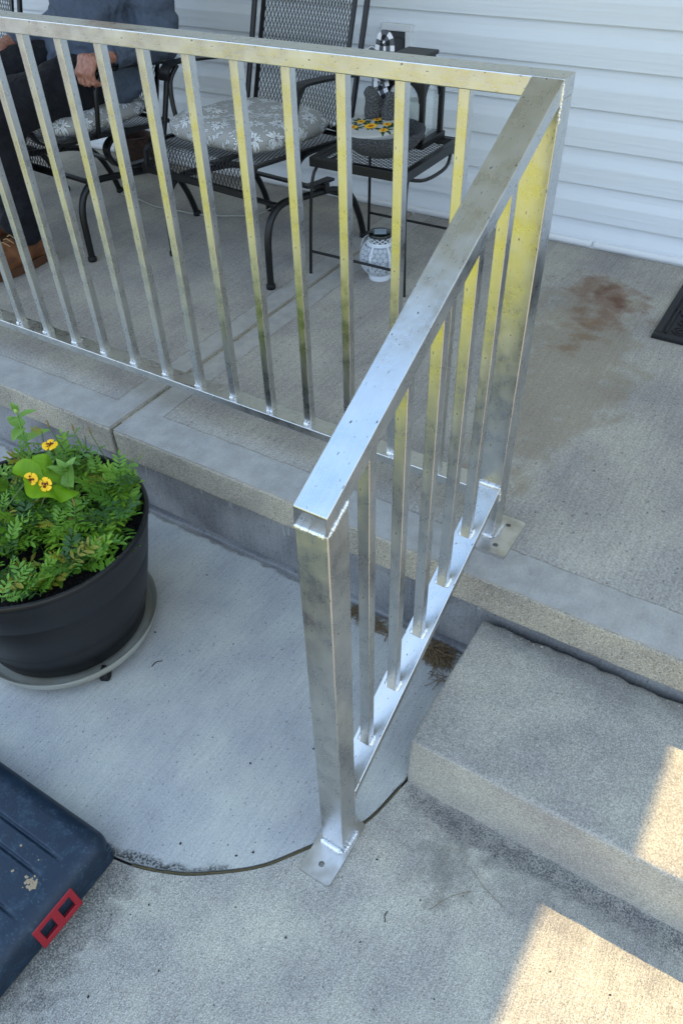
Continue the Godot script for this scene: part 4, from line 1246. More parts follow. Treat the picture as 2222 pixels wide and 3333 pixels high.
	# stone bowl, and across it a painted disc with two stone birds
	var bowl := single("bowl", MB.new().lathe([Vector2(0, 0.0), Vector2(0.05, 0.002), Vector2(0.085, 0.016), Vector2(0.112, 0.036), Vector2(0.13, 0.058), Vector2(0.137, 0.074), Vector2(0.139, 0.082), Vector2(0.128, 0.083), Vector2(0.118, 0.073), Vector2(0.1, 0.046), Vector2(0.06, 0.026), Vector2(0, 0.022)], 40, Vector3.ZERO, 0.01), M.stone, "round grey stone bowl on the front of the side table", "bowl", Vector3(-0.888, 0.408, -1.075))
	var disc := MB.new()
	var rim2 := []
	var rows := []
	var uvs := []
	for r in [0.001, 0.05, 0.096, 0.102]:
		var row := []
		var ur := []
		for j in 41:
			var a := TAU * j / 40.0
			row.append(Vector3(cos(a) * r, 0.016 if r < 0.1 else 0.01, sin(a) * r))
			ur.append(Vector2(0.5 + cos(a) * r / 0.21, 0.5 + sin(a) * r / 0.21))
		rows.append(row); uvs.append(ur)
	disc.sheet(rows, Vector3(0, -1, 0), uvs)
	disc.lathe([Vector2(0.102, 0.01), Vector2(0.1, -0.006), Vector2(0, -0.006)], 40)
	var d := single("bird_disc", disc, M.disc, "round plaque painted with yellow sunflowers, lying across the stone bowl", "plaque", bowl.position + Vector3(-0.02, 0.084, 0.03))
	d.rotation = Vector3(0.09, 0.1, 0.03)
	for k in 2:
		var s := 1.0 if k == 0 else 0.92
		var bird := MB.new().body([[Vector3(0, 0.03, 0) * s, Vector3(0.004, 0.052, 0.004) * s, 0.03 * s, 0.024 * s], [Vector3(0.002, 0.07, 0.01) * s, Vector3(0.003, 0.076, 0.013) * s, 0.0155 * s, 0.0145 * s], [Vector3(0.003, 0.074, 0.024) * s, Vector3(0.004, 0.071, 0.033) * s, 0.005 * s, 0.0012 * s], [Vector3(-0.004, 0.03, -0.02) * s, Vector3(-0.01, 0.012, -0.055) * s, 0.014 * s, 0.006 * s], [Vector3(0, 0.008, 0.004) * s, Vector3(0, 0.012, -0.004) * s, 0.026 * s, 0.026 * s]], 0.004, 0.006)
		single("stone_bird", bird, M.stone, ["taller grey stone bird, left of the pair on the painted plaque", "shorter grey stone bird, right of the pair on the painted plaque"][k], "bird figurine", bowl.position + [Vector3(-0.052, 0.103, -0.03), Vector3(0.006, 0.101, -0.032)][k], [-0.9, 0.5][k], "stone birds on the plaque")

	# white pierced metal lantern under the table
	var g := thing("solar_lantern", "white pierced metal solar lantern on the floor under the table", "lantern", Vector3(-0.872, 0.0, -1.035))
	var prof := [Vector2(0, 0.004), Vector2(0.036, 0.004), Vector2(0.039, 0.0), Vector2(0.041, 0.014), Vector2(0.036, 0.02)]
	part("foot", MB.new().lathe(prof, 28), M.white_metal, g)
	var globe := func(u: float, v: float) -> Vector3:                  # round belly
		var a := TAU * u
		var q := lerpf(-1.02, 0.98, v)
		var r := 0.071 * cos(q * 0.98) + 0.001
		return Vector3(cos(a) * r, 0.078 + 0.069 * sin(q), sin(a) * r)
	var inner := MB.new()
	var rowsg := []
	for i in 13:
		var row := []
		for j in 33: row.append((globe.call(j / 32.0, i / 12.0) - Vector3(0, 0.078, 0)) * 0.95 + Vector3(0, 0.078, 0))
		rowsg.append(row)
	inner.sheet(rowsg, Vector3(0, 0.078, 0))
	part("liner", inner, mat(Color(0.62, 0.66, 0.7), 0.7), g)
	var fret := MB.new()
	for k in 6:                                                          # solid ribs between the fretwork
		var u0 := (k + 0.42) / 6.0
		var rowr := []
		for i in 15:
			var row := []
			for j in 4: row.append(globe.call(u0 + j / 3.0 * 0.16 / 6.0, i / 14.0))
			rowr.append(row)
		fret.sheet(rowr, Vector3(0, 0.078, 0))
	for e in [[0.0, 0.1], [0.92, 1.0]]:
		var rowr := []
		for i in 4:
			var row := []
			for j in 41: row.append(globe.call(j / 40.0, lerpf(e[0], e[1], i / 3.0)))
			rowr.append(row)
		fret.sheet(rowr, Vector3(0, 0.078, 0))
	part("rib", fret, M.white_metal, g)
	# rosettes: rings of petals between the ribs
	var ros := MB.new()
	for k in 6:
		for i in 7:
			for j in 3:
				var cu := (k + 0.5 + 0.08 + 0.42 + (j - 1) * 0.27 + (0.13 if i % 2 == 1 else 0.0)) / 6.0
				var cv := 0.17 + i * 0.11
				var ring := []
				for q in 9:
					var a := TAU * q / 8.0
					ring.append(globe.call(cu + cos(a) * 0.0185, cv + sin(a) * 0.052))
				ros.tube(ring, 0.0013, 4, false)
				for q in 4:
					var a := PI * q / 4.0
					ros.tube([globe.call(cu + cos(a) * 0.0185, cv + sin(a) * 0.052), globe.call(cu - cos(a) * 0.0185, cv - sin(a) * 0.052)], 0.0011, 4, false)
	part("fretwork", ros, M.white_metal, g).set_meta("kind", "stuff")
	part("neck", lattice(func(u: float, v: float) -> Vector3: return Vector3(cos(TAU * u) * 0.041, lerpf(0.134, 0.158, v), sin(TAU * u) * 0.041), 26, 4, 0.0032, 0.002), M.white_metal, g)
	part("neck_rim", MB.new().lathe([Vector2(0.038, 0.136), Vector2(0.042, 0.138), Vector2(0.042, 0.133), Vector2(0.038, 0.132)], 28), M.white_metal, g)
	part("solar_cap", MB.new().lathe([Vector2(0.036, 0.152), Vector2(0.043, 0.156), Vector2(0.043, 0.164), Vector2(0.04, 0.167), Vector2(0.0, 0.167)], 30), M.solar, g)
	part("solar_cell", MB.new().box(Vector3(0.042, 0.002, 0.042), Vector3(0, 0.1678, 0), 0.0004), M.solar_cell, g, Transform3D(Basis(Vector3.UP, 0.5), Vector3.ZERO))
	part("handle", MB.new().tube(smooth([Vector3(-0.044, 0.15, 0), Vector3(-0.062, 0.135, 0.01), Vector3(-0.066, 0.11, 0.02)], 4), 0.0013, 5), M.white_metal, g)

	# the cord on the porch floor
	var run := []
	for p in pts([-2.32, -1.24, -2.312, -1.205, -2.2, -1.192, -2.115, -1.17, -2.05, -1.163, -1.961, -1.17, -1.866, -1.175, -1.769, -1.203, -1.68, -1.25, -1.62, -1.285]): run.append(Vector3(p.x, 0.0045, p.y))
	var cord := MB.new().tube(smooth(run, 5), 0.004, 8)
	cord.tube(smooth([Vector3(-1.622, 0.0045, -1.284), Vector3(-1.6, 0.012, -1.34), Vector3(-1.59, 0.022, -1.42)], 4), 0.0022, 6)
	cord.tube(smooth([Vector3(-1.622, 0.0045, -1.284), Vector3(-1.58, 0.004, -1.275), Vector3(-1.545, 0.0035, -1.258)], 4), 0.0018, 6)
	single("cord", cord, M.cord, "off-white cord lying on the porch floor under the chairs", "cord")
	single("hanging_wire", MB.new().tube(smooth([Vector3(-2.35, 0.36, -1.2), Vector3(-2.33, 0.3, -1.24), Vector3(-2.29, 0.24, -1.25), Vector3(-2.24, 0.22, -1.26)], 5), 0.0018, 5), M.rubber_cap, "thin dark wire hanging under the person's chair", "wire")
	single("clay_pot", MB.new().lathe([Vector2(0, 0), Vector2(0.07, 0.0), Vector2(0.092, 0.04), Vector2(0.102, 0.08), Vector2(0.096, 0.12), Vector2(0.08, 0.145), Vector2(0.084, 0.152), Vector2(0.072, 0.152), Vector2(0.066, 0.12), Vector2(0, 0.11)], 28), M.clay, "dark brown rounded pot in the shade behind the person's chair", "pot", Vector3(-2.5, 0, -1.52))

	# rubber door mat with scrolls
	var mt := thing("door_mat", "black rubber door mat with a raised scroll pattern", "mat", Vector3(0.089, 0, -1.069))
	part("backing", MB.new().rbox(Vector3(0.78, 0.006, 0.46), 0.002, Vector3i.ONE, Transform3D(Basis(), Vector3(0.39, 0.0035, -0.23)), 1), M.rubber, mt)
	for e in [[Vector3(0.39, 0.008, -0.012), Vector3(0.78, 0.013, 0.024)], [Vector3(0.39, 0.008, -0.448), Vector3(0.78, 0.013, 0.024)], [Vector3(0.012, 0.0079, -0.23), Vector3(0.024, 0.0126, 0.412)], [Vector3(0.768, 0.0079, -0.23), Vector3(0.024, 0.0126, 0.412)], [Vector3(0.39, 0.007, -0.034), Vector3(0.7, 0.01, 0.008)], [Vector3(0.034, 0.007, -0.23), Vector3(0.008, 0.01, 0.38)]]:
		part("border", MB.new().rbox(e[1], 0.004, Vector3i.ONE, Transform3D(Basis(), e[0]), 2), M.rubber, mt)
	var spiral := []
	for i in 26:
		var a := i * 0.46
		var r := 0.006 + i * 0.00105
		spiral.append(Vector3(cos(a) * r, 0.008, sin(a) * r))
	spiral.append(spiral[-1] + Vector3(0.02, 0, 0.02)); spiral.append(spiral[-1] + Vector3(0.022, 0, -0.004))
	var sm := MB.new().tube(smooth(spiral, 2), 0.0036, 6).mesh()
	for i in 12:
		for j in 6:
			part("scroll", sm, M.rubber, mt, Transform3D(Basis(Vector3.UP, (i * 2.1 + j * 1.3)).scaled(Vector3(1.0 if (i + j) % 2 == 0 else -1.0, 1, 1) * 0.92), Vector3(0.075 + i * 0.06, 0, -0.07 - j * 0.065)))
# ---------------------------------------------------------------- the person in the middle chair
func build_person() -> void:
	var p := thing("person", "seated person in blue-grey shirt, navy trousers and tan boots, one hand gripping the armrest", "person", CHAIR_B, -0.1)
	var sl := Vector3(0.245, 0.965, -0.2)            # shoulders, elbows, wrists (left is +x)
	var sr := Vector3(-0.075, 0.965, -0.24)
	var el := Vector3(0.3, 0.672, -0.2)
	var er := Vector3(-0.095, 0.7, -0.19)
	var wl := Vector3(0.285, 0.652, 0.02)
	var wr := Vector3(-0.2, 0.66, 0.07)
	var hl := Vector3(0.1, 0.56, -0.1)
	var hr := Vector3(-0.1, 0.56, -0.1)
	var kl := Vector3(0.14, 0.535, 0.42)
	var kr := Vector3(-0.2, 0.55, 0.42)
	var al := Vector3(0.075, 0.11, 0.41)
	var ar := Vector3(-0.22, 0.11, 0.36)
	var chest := Vector3(0.075, 0.87, -0.19)
	var neck := Vector3(0.085, 1.04, -0.19)
	# one continuous body: trunk, neck, arms, legs
	var skin := MB.new().body([
		[Vector3(0, 0.6, -0.11), chest, 0.115, 0.12], [chest, Vector3(0.08, 0.97, -0.2), 0.12, 0.09], [Vector3(0.08, 0.98, -0.2), neck + Vector3(0, 0.06, 0.02), 0.058, 0.052],
		[sl, el, 0.045, 0.037], [sr, er, 0.045, 0.037], [el, wl, 0.036, 0.026], [er, wr, 0.036, 0.026], [Vector3(0.08, 0.97, -0.2), sl, 0.06, 0.047], [Vector3(0.08, 0.97, -0.2), sr, 0.06, 0.047],
		[hl, kl, 0.075, 0.052], [hr, kr, 0.075, 0.052], [kl, al, 0.047, 0.034], [kr, ar, 0.047, 0.034]], 0.014, 0.012)
	# head, on a grid of its own, turned a little down
	var hd := Vector3(0.085, 1.2, -0.165)
	skin_add(skin, MB.new().body([
		[hd + Vector3(0, 0.035, -0.02), hd + Vector3(0, 0.03, 0.01), 0.088, 0.085], [hd + Vector3(0, -0.03, 0.03), hd + Vector3(0, -0.075, 0.045), 0.062, 0.042], [hd + Vector3(0, -0.16, -0.02), hd + Vector3(0, -0.05, -0.01), 0.052, 0.056],
		[hd + Vector3(0, 0.012, 0.095), hd + Vector3(0, -0.032, 0.113), 0.01, 0.015], [hd + Vector3(-0.03, 0.028, 0.083), hd + Vector3(0.03, 0.028, 0.083), 0.012, 0.012],
		[hd + Vector3(-0.02, -0.066, 0.084), hd + Vector3(0.02, -0.066, 0.084), 0.007, 0.007], [hd + Vector3(-0.018, -0.077, 0.082), hd + Vector3(0.018, -0.077, 0.082), 0.007, 0.007],
		[hd + Vector3(0.085, 0.0, -0.012), hd + Vector3(0.088, -0.028, -0.006), 0.014, 0.009], [hd + Vector3(-0.085, 0.0, -0.012), hd + Vector3(-0.088, -0.028, -0.006), 0.014, 0.009]], 0.006, 0.006))
	# left hand closed over the front of the armrest: back of the hand, four fingers down and under, thumb inside
	var grip := []
	var k0 := Vector3(0.29, 0.652, 0.03)
	for i in 4:
		var x := 0.322 - i * 0.0215
		var len: float = [0.86, 0.98, 1.0, 0.92][i]
		var a := Vector3(x, 0.655 + 0.004 * sin(i), 0.112 + len * 0.01)
		var b: Vector3 = a + Vector3(-0.002, -0.036, 0.028) * len
		var c: Vector3 = b + Vector3(-0.001, -0.032, -0.006) * len
		var d: Vector3 = c + Vector3(0, -0.01, -0.024) * len
		grip.append([k0 + Vector3((x - 0.29) * 0.6, 0.0, 0.0), a, 0.0155, 0.0125])
		grip.append([a, b, 0.0122, 0.0104]); grip.append([b, c, 0.0102, 0.0094]); grip.append([c, d, 0.0094, 0.0086])
		grip.append([a + Vector3(0, 0.003, 0), a + Vector3(0, 0.003, 0.002), 0.0125, 0.0125])
	grip.append([wl, k0, 0.027, 0.024])
	grip.append([k0 + Vector3(-0.02, -0.008, 0.01), Vector3(0.252, 0.632, 0.07), 0.014, 0.0125])
	grip.append([Vector3(0.252, 0.632, 0.07), Vector3(0.25, 0.612, 0.105), 0.0118, 0.0105])
	grip.append([Vector3(0.25, 0.612, 0.105), Vector3(0.256, 0.597, 0.128), 0.0104, 0.0085])
	skin_add(skin, MB.new().body(grip, 0.0035, 0.0032))
	# right hand lying loosely on the thigh
	var rest := []
	var r0 := wr + Vector3(0.005, -0.004, 0.03)
	for i in 4:
		var x := -0.228 + i * 0.021
		var len: float = [0.85, 0.97, 1.0, 0.92][i]
		var a := Vector3(x, 0.66, 0.17 + len * 0.008)
		var b: Vector3 = a + Vector3(0.001, -0.006, 0.038) * len
		var c: Vector3 = b + Vector3(0, -0.018, 0.022) * len
		var d: Vector3 = c + Vector3(0, -0.018, 0.008) * len
		rest.append([r0 + Vector3((x + 0.196) * 0.6, 0, 0), a, 0.0155, 0.012])
		rest.append([a, b, 0.0115, 0.0102]); rest.append([b, c, 0.01, 0.0092]); rest.append([c, d, 0.009, 0.0082])
	rest.append([wr, r0, 0.027, 0.024])
	rest.append([r0 + Vector3(0.022, -0.006, 0.01), Vector3(-0.155, 0.652, 0.155), 0.014, 0.012]); rest.append([Vector3(-0.155, 0.652, 0.155), Vector3(-0.151, 0.64, 0.192), 0.0115, 0.0095])
	skin_add(skin, MB.new().body(rest, 0.0038, 0.0032))
	part("body", skin, M.skin, p)
	# shirt with cuffs and a loose hem over the lap
	var nz := FastNoiseLite.new()
	nz.seed = 12; nz.frequency = 7.0; nz.fractal_octaves = 3
	var shirt := MB.new().body([
		[Vector3(0.05, 0.6, -0.08), Vector3(0.065, 0.72, -0.11), 0.152, 0.15], [Vector3(0.065, 0.72, -0.11), Vector3(0.075, 0.87, -0.19), 0.15, 0.14], [Vector3(0.075, 0.87, -0.19), Vector3(0.08, 0.96, -0.2), 0.138, 0.1], [Vector3(0.06, 0.6, -0.1), Vector3(0.12, 0.56, -0.06), 0.14, 0.11], [Vector3(-0.02, 0.6, -0.1), Vector3(-0.06, 0.57, -0.06), 0.13, 0.11],
		[Vector3(0.08, 0.96, -0.2), sl, 0.088, 0.08], [Vector3(0.08, 0.96, -0.2), sr, 0.088, 0.08], [sl, el, 0.084, 0.066], [sr, er, 0.074, 0.058], [el, wl + Vector3(0, 0, -0.015), 0.062, 0.045], [er, wr + Vector3(0, 0, -0.012), 0.06, 0.045],
		[Vector3(0.2, 0.62, -0.12), Vector3(0.225, 0.54, -0.1), 0.06, 0.035], [Vector3(0.225, 0.54, -0.1), Vector3(0.2, 0.5, -0.08), 0.035, 0.02], [Vector3(0.08, 1.0, -0.2), Vector3(0.08, 1.02, -0.195), 0.075, 0.068]], 0.013, 0.014)
	for i in shirt.v.size():
		var q := shirt.v[i]
		var f := nz.get_noise_3d(q.x * 0.8, q.y * 2.3 + q.x * 0.7, q.z)
		shirt.v[i] += shirt.n[i] * f * 0.02
	resmooth(shirt)
	var sh := part("shirt", shirt, M.shirt, p)
	for w in [[el, wl], [er, wr]]:
		var d: Vector3 = (w[1] - w[0]).normalized()
		var prof := smooth([w[1] - d * 0.058, w[1] - d * 0.03, w[1] + d * 0.006], 3)
		part("cuff", MB.new().tube(prof, 0.047, 20, false), M.shirt, sh)
		part("cuff", MB.new().tube([w[1] + d * 0.006, w[1] + d * 0.004, w[1] - d * 0.02], [0.047, 0.0435, 0.043], 20, false), M.shirt, sh)
	part("pocket", MB.new().rbox(Vector3(0.1, 0.11, 0.006), 0.002, Vector3i.ONE, Transform3D(Basis(Vector3.RIGHT, -0.12), Vector3(0.14, 0.86, -0.055)), 1), M.shirt, sh)
	for i in 5: part("button", MB.new().lathe([Vector2(0, 0.003), Vector2(0.005, 0.003), Vector2(0.0055, 0), Vector2(0, 0)], 12), M.trim, sh, Transform3D(Basis(Vector3.RIGHT, PI * 0.5 - 0.1), Vector3(0.06, 0.68 + i * 0.075, 0.045 - i * 0.026)))
	var tr := MB.new().body([
		[Vector3(0, 0.555, -0.12), Vector3(0, 0.6, -0.12), 0.145, 0.13], [hl, kl, 0.105, 0.08], [hr, kr, 0.105, 0.08], [kl, al + Vector3(0, 0.06, 0), 0.076, 0.068], [kr, ar + Vector3(0, 0.06, 0), 0.076, 0.068], [al + Vector3(0, 0.06, 0), al + Vector3(0, 0.02, 0.0), 0.066, 0.062], [ar + Vector3(0, 0.06, 0), ar + Vector3(0, 0.02, 0), 0.066, 0.062]], 0.013, 0.012)
	for i in tr.v.size():
		var q := tr.v[i]
		tr.v[i] += tr.n[i] * nz.get_noise_3d(q.x, q.y * 1.6, q.z * 0.9 + 40.0) * 0.017
	resmooth(tr)
	part("trousers", tr, M.trousers, p)
	# boots: leather upper, stitched toe, welt and sole
	for s in [[al, 0.04], [ar, -0.1]]:
		var a: Vector3 = s[0]
		var xf := Transform3D(Basis(Vector3.UP, s[1]), Vector3(a.x, 0, a.z))
		var up := MB.new().body([[Vector3(0, 0.075, -0.03), Vector3(0, 0.15, -0.012), 0.045, 0.05], [Vector3(0, 0.062, -0.04), Vector3(0, 0.066, 0.06), 0.043, 0.045], [Vector3(0, 0.06, 0.06), Vector3(0.004, 0.056, 0.17), 0.046, 0.046], [Vector3(-0.01, 0.05, 0.1), Vector3(0.006, 0.05, 0.19), 0.046, 0.036]], 0.008, 0.01)
		for i in up.v.size():
			up.v[i].y = maxf(up.v[i].y, 0.03)
			up.v[i] = xf * up.v[i]; up.n[i] = xf.basis * up.n[i]
		var boot := part("boot", up, M.leather, p)
		var so := PackedVector2Array()
		for i in 32:
			var q := TAU * i / 32.0
			so.append(Vector2(cos(q) * lerpf(0.043, 0.053, clampf(sin(q) * 0.5 + 0.6, 0, 1)), 0.062 + sin(q) * 0.152))
		part("sole", MB.new().prism(so, 0.03, xf * Transform3D(Basis(Vector3.RIGHT, Vector3.BACK, Vector3.DOWN), Vector3(0, 0.032, 0))), M.sole, boot)
		var seam := []
		for i in 13:
			var q := PI * i / 12.0
			seam.append(xf * Vector3(cos(q) * 0.034, 0.087 - sin(q) * 0.004, 0.11 + sin(q) * 0.075))
		part("toe_seam", MB.new().tube(seam, 0.0028, 6), M.lace, boot)
		var lace := MB.new()
		for i in 4:
			var z := 0.095 - i * 0.018
			lace.tube([xf * Vector3(-0.03, 0.105 + i * 0.006, z), xf * Vector3(0, 0.116 + i * 0.008, z + 0.006), xf * Vector3(0.03, 0.105 + i * 0.006, z)], 0.0026, 6)
		part("lace", lace, M.lace, boot)
	for s in [-1.0, 1.0]: part("eye", MB.new().body([[hd + Vector3(0.031 * s, 0.008, 0.073), hd + Vector3(0.031 * s, 0.008, 0.0735), 0.0115, 0.0115]], 0.003, 0.002), M.eye, p)
	var hair := MB.new().body([[hd + Vector3(0, 0.05, -0.035), hd + Vector3(0, 0.05, -0.005), 0.09, 0.086], [hd + Vector3(0, -0.01, -0.05), hd + Vector3(0, -0.03, -0.05), 0.08, 0.06]], 0.007, 0.008)
	part("hair", hair, M.hair, p)

func skin_add(to: MB, from: MB) -> void:
	var b := to.v.size()
	to.v.append_array(from.v); to.n.append_array(from.n); to.uv.append_array(from.uv)
	for i in from.ix: to.ix.append(i + b)

# ---------------------------------------------------------------- the flower pot and its plants
func feather(sd: int, len: float, pairs: int) -> MB:            # a marigold leaf: toothed leaflets along a curved rib, base at the origin, pointing along z
	var r := RandomNumberGenerator.new()
	r.seed = sd
	var m := MB.new()
	var droop := r.randf_range(0.15, 0.5)
	var spine := func(q: float) -> Vector3: return Vector3(sin(q * 2.0 + sd) * 0.03 * len, q * q * -droop * len + q * 0.12 * len, q * len)
	var path := []
	for i in 7: path.append(spine.call(i / 6.0))
	m.tube(path, [0.0011, 0.001, 0.0009, 0.0008, 0.0007, 0.0006, 0.0004], 4, false)
	for i in pairs * 2 + 1:
		var q := 0.2 + 0.8 * (i / 2) / float(pairs)
		var at: Vector3 = spine.call(minf(q, 1.0))
		var side := -1.0 if i % 2 == 0 else 1.0
		var ang := side * lerpf(1.15, 0.75, q) + r.randf_range(-0.12, 0.12)
		var ll := len * lerpf(0.34, 0.42, sin(q * PI * 0.9)) * r.randf_range(0.85, 1.1)
		if i == pairs * 2:
			ang = r.randf_range(-0.1, 0.1); at = spine.call(1.0)
		var dir := Vector3(sin(ang), r.randf_range(-0.25, 0.3), cos(ang)).normalized()
		var sd2 := dir.cross(Vector3.UP).normalized()
		var nn := sd2.cross(dir).normalized()
		var w := ll * r.randf_range(0.17, 0.22)
		# midrib and two toothed edges, folded a little
		var prof := [0.0, 0.55, 0.8, 1.0, 0.85, 0.6, 0.0]
		var mid := []
		for k in 7:
			var t := k / 6.0
			mid.append(m.vert(at + dir * ll * t - nn * ll * 0.12 * t * t, nn, Vector2(0.5, t)))
		for s in [-1.0, 1.0]:
			var e := []
			for k in 7:
				var t := k / 6.0
				var ww: float = w * prof[k] * (1.0 if k % 2 == 1 else 0.86)
				e.append(m.vert(at + dir * ll * minf(t + (0.03 if k % 2 == 1 else 0.0), 1.0) + sd2 * s * ww + nn * ww * 0.35 - nn * ll * 0.12 * t * t, (nn - sd2 * s * 0.35).normalized(), Vector2(0.5 + s * 0.5, t)))
			for k in 6: m.quad(mid[k], mid[k + 1], e[k + 1], e[k])
	return m

func blade(len: float, wide: float, curl: float, cup := 0.25, tip := 0.6) -> MB:      # an undivided leaf along z
	var m := MB.new()
	var rows := []
	for i in 11:
		var t := i / 10.0
		var ww := wide * pow(sin(PI * pow(t, tip)), 0.8) + 0.0008
		var row := []
		for j in 7:
			var s := (j - 3) / 3.0
			row.append(Vector3(s * ww, cup * absf(s) * ww - curl * len * t * t + 0.15 * len * t + sin(t * 9.0 + s) * 0.02 * wide, len * t))
		rows.append(row)
	return m.sheet(rows, Vector3(0, -9, 0))

func aim(at: Vector3, yaw: float, pitch: float, roll := 0.0, k := 1.0) -> Transform3D:
	return Transform3D(Basis.from_euler(Vector3(pitch, yaw, roll)).scaled(Vector3.ONE * k), at)

func stalk(called: String, path: Array, r0: float, r1: float, m: Material, parent: Node3D) -> void:
	var sm := smooth(path, 4)
	var rad := []
	for i in sm.size(): rad.append(lerpf(r0, r1, i / float(sm.size() - 1)))
	part(called, MB.new().tube(sm, rad, 6), m, parent)

func blossom(at: Vector3, tilt: Vector3, size: float, petals: int, parent: Node3D) -> void:
	var b := Basis(Quaternion(Vector3.UP, tilt.normalized()))
	var cup := MB.new().lathe([Vector2(0.0015, -0.02), Vector2(0.0035, -0.018), Vector2(0.0052, -0.006), Vector2(0.0056, 0.0), Vector2(0, 0.001)], 12)
	var f := part("flower", cup, M.stem, parent, Transform3D(b, at))
	var eye := MB.new()
	for i in 14:
		var a := rng.randf() * TAU
		var r := rng.randf() * 0.0055
		eye.tube([Vector3(cos(a) * r, 0, sin(a) * r), Vector3(cos(a) * r * 1.5, 0.006, sin(a) * r * 1.5)], 0.0013, 5)
	part("flower_eye", eye, M.flower_eye, f)
	for k in petals:
		var m := MB.new()
		var rows := []
		for i in 6:
			var t := i / 5.0
			var w := size * (0.1 + 0.43 * sin(pow(t, 1.3) * PI * 0.62)) * (1.0 if t < 0.95 else 0.9)
			var row := []
			for j in 5:
				var s := (j - 2) / 2.0
				row.append(Vector3(s * w, 0.003 + sin(t * 2.2) * 0.14 * size - s * s * 0.12 * size * t + 0.02 * size * sin(s * 7.0 + k), 0.002 + t * size - s * s * 0.1 * size * (1.0 if t > 0.9 else 0.3)))
			rows.append(row)
		m.sheet(rows, Vector3(0, -1, 0))
		part("petal", m, M.petal, f, Transform3D(Basis(Vector3.UP, TAU * k / petals + rng.randf_range(-0.12, 0.12)), Vector3.ZERO))
		var spot := MB.new().sheet([[Vector3(-0.0016, 0.0042, 0.004), Vector3(0.0016, 0.0042, 0.004)], [Vector3(-0.002, 0.0046 + size * 0.09, 0.002 + size * 0.42), Vector3(0.002, 0.0046 + size * 0.09, 0.002 + size * 0.42)]], Vector3(0, -1, 0))
		if k % 2 == 0: part("petal_mark", spot, M.flower_eye, f, Transform3D(Basis(Vector3.UP, TAU * k / petals), Vector3.ZERO))

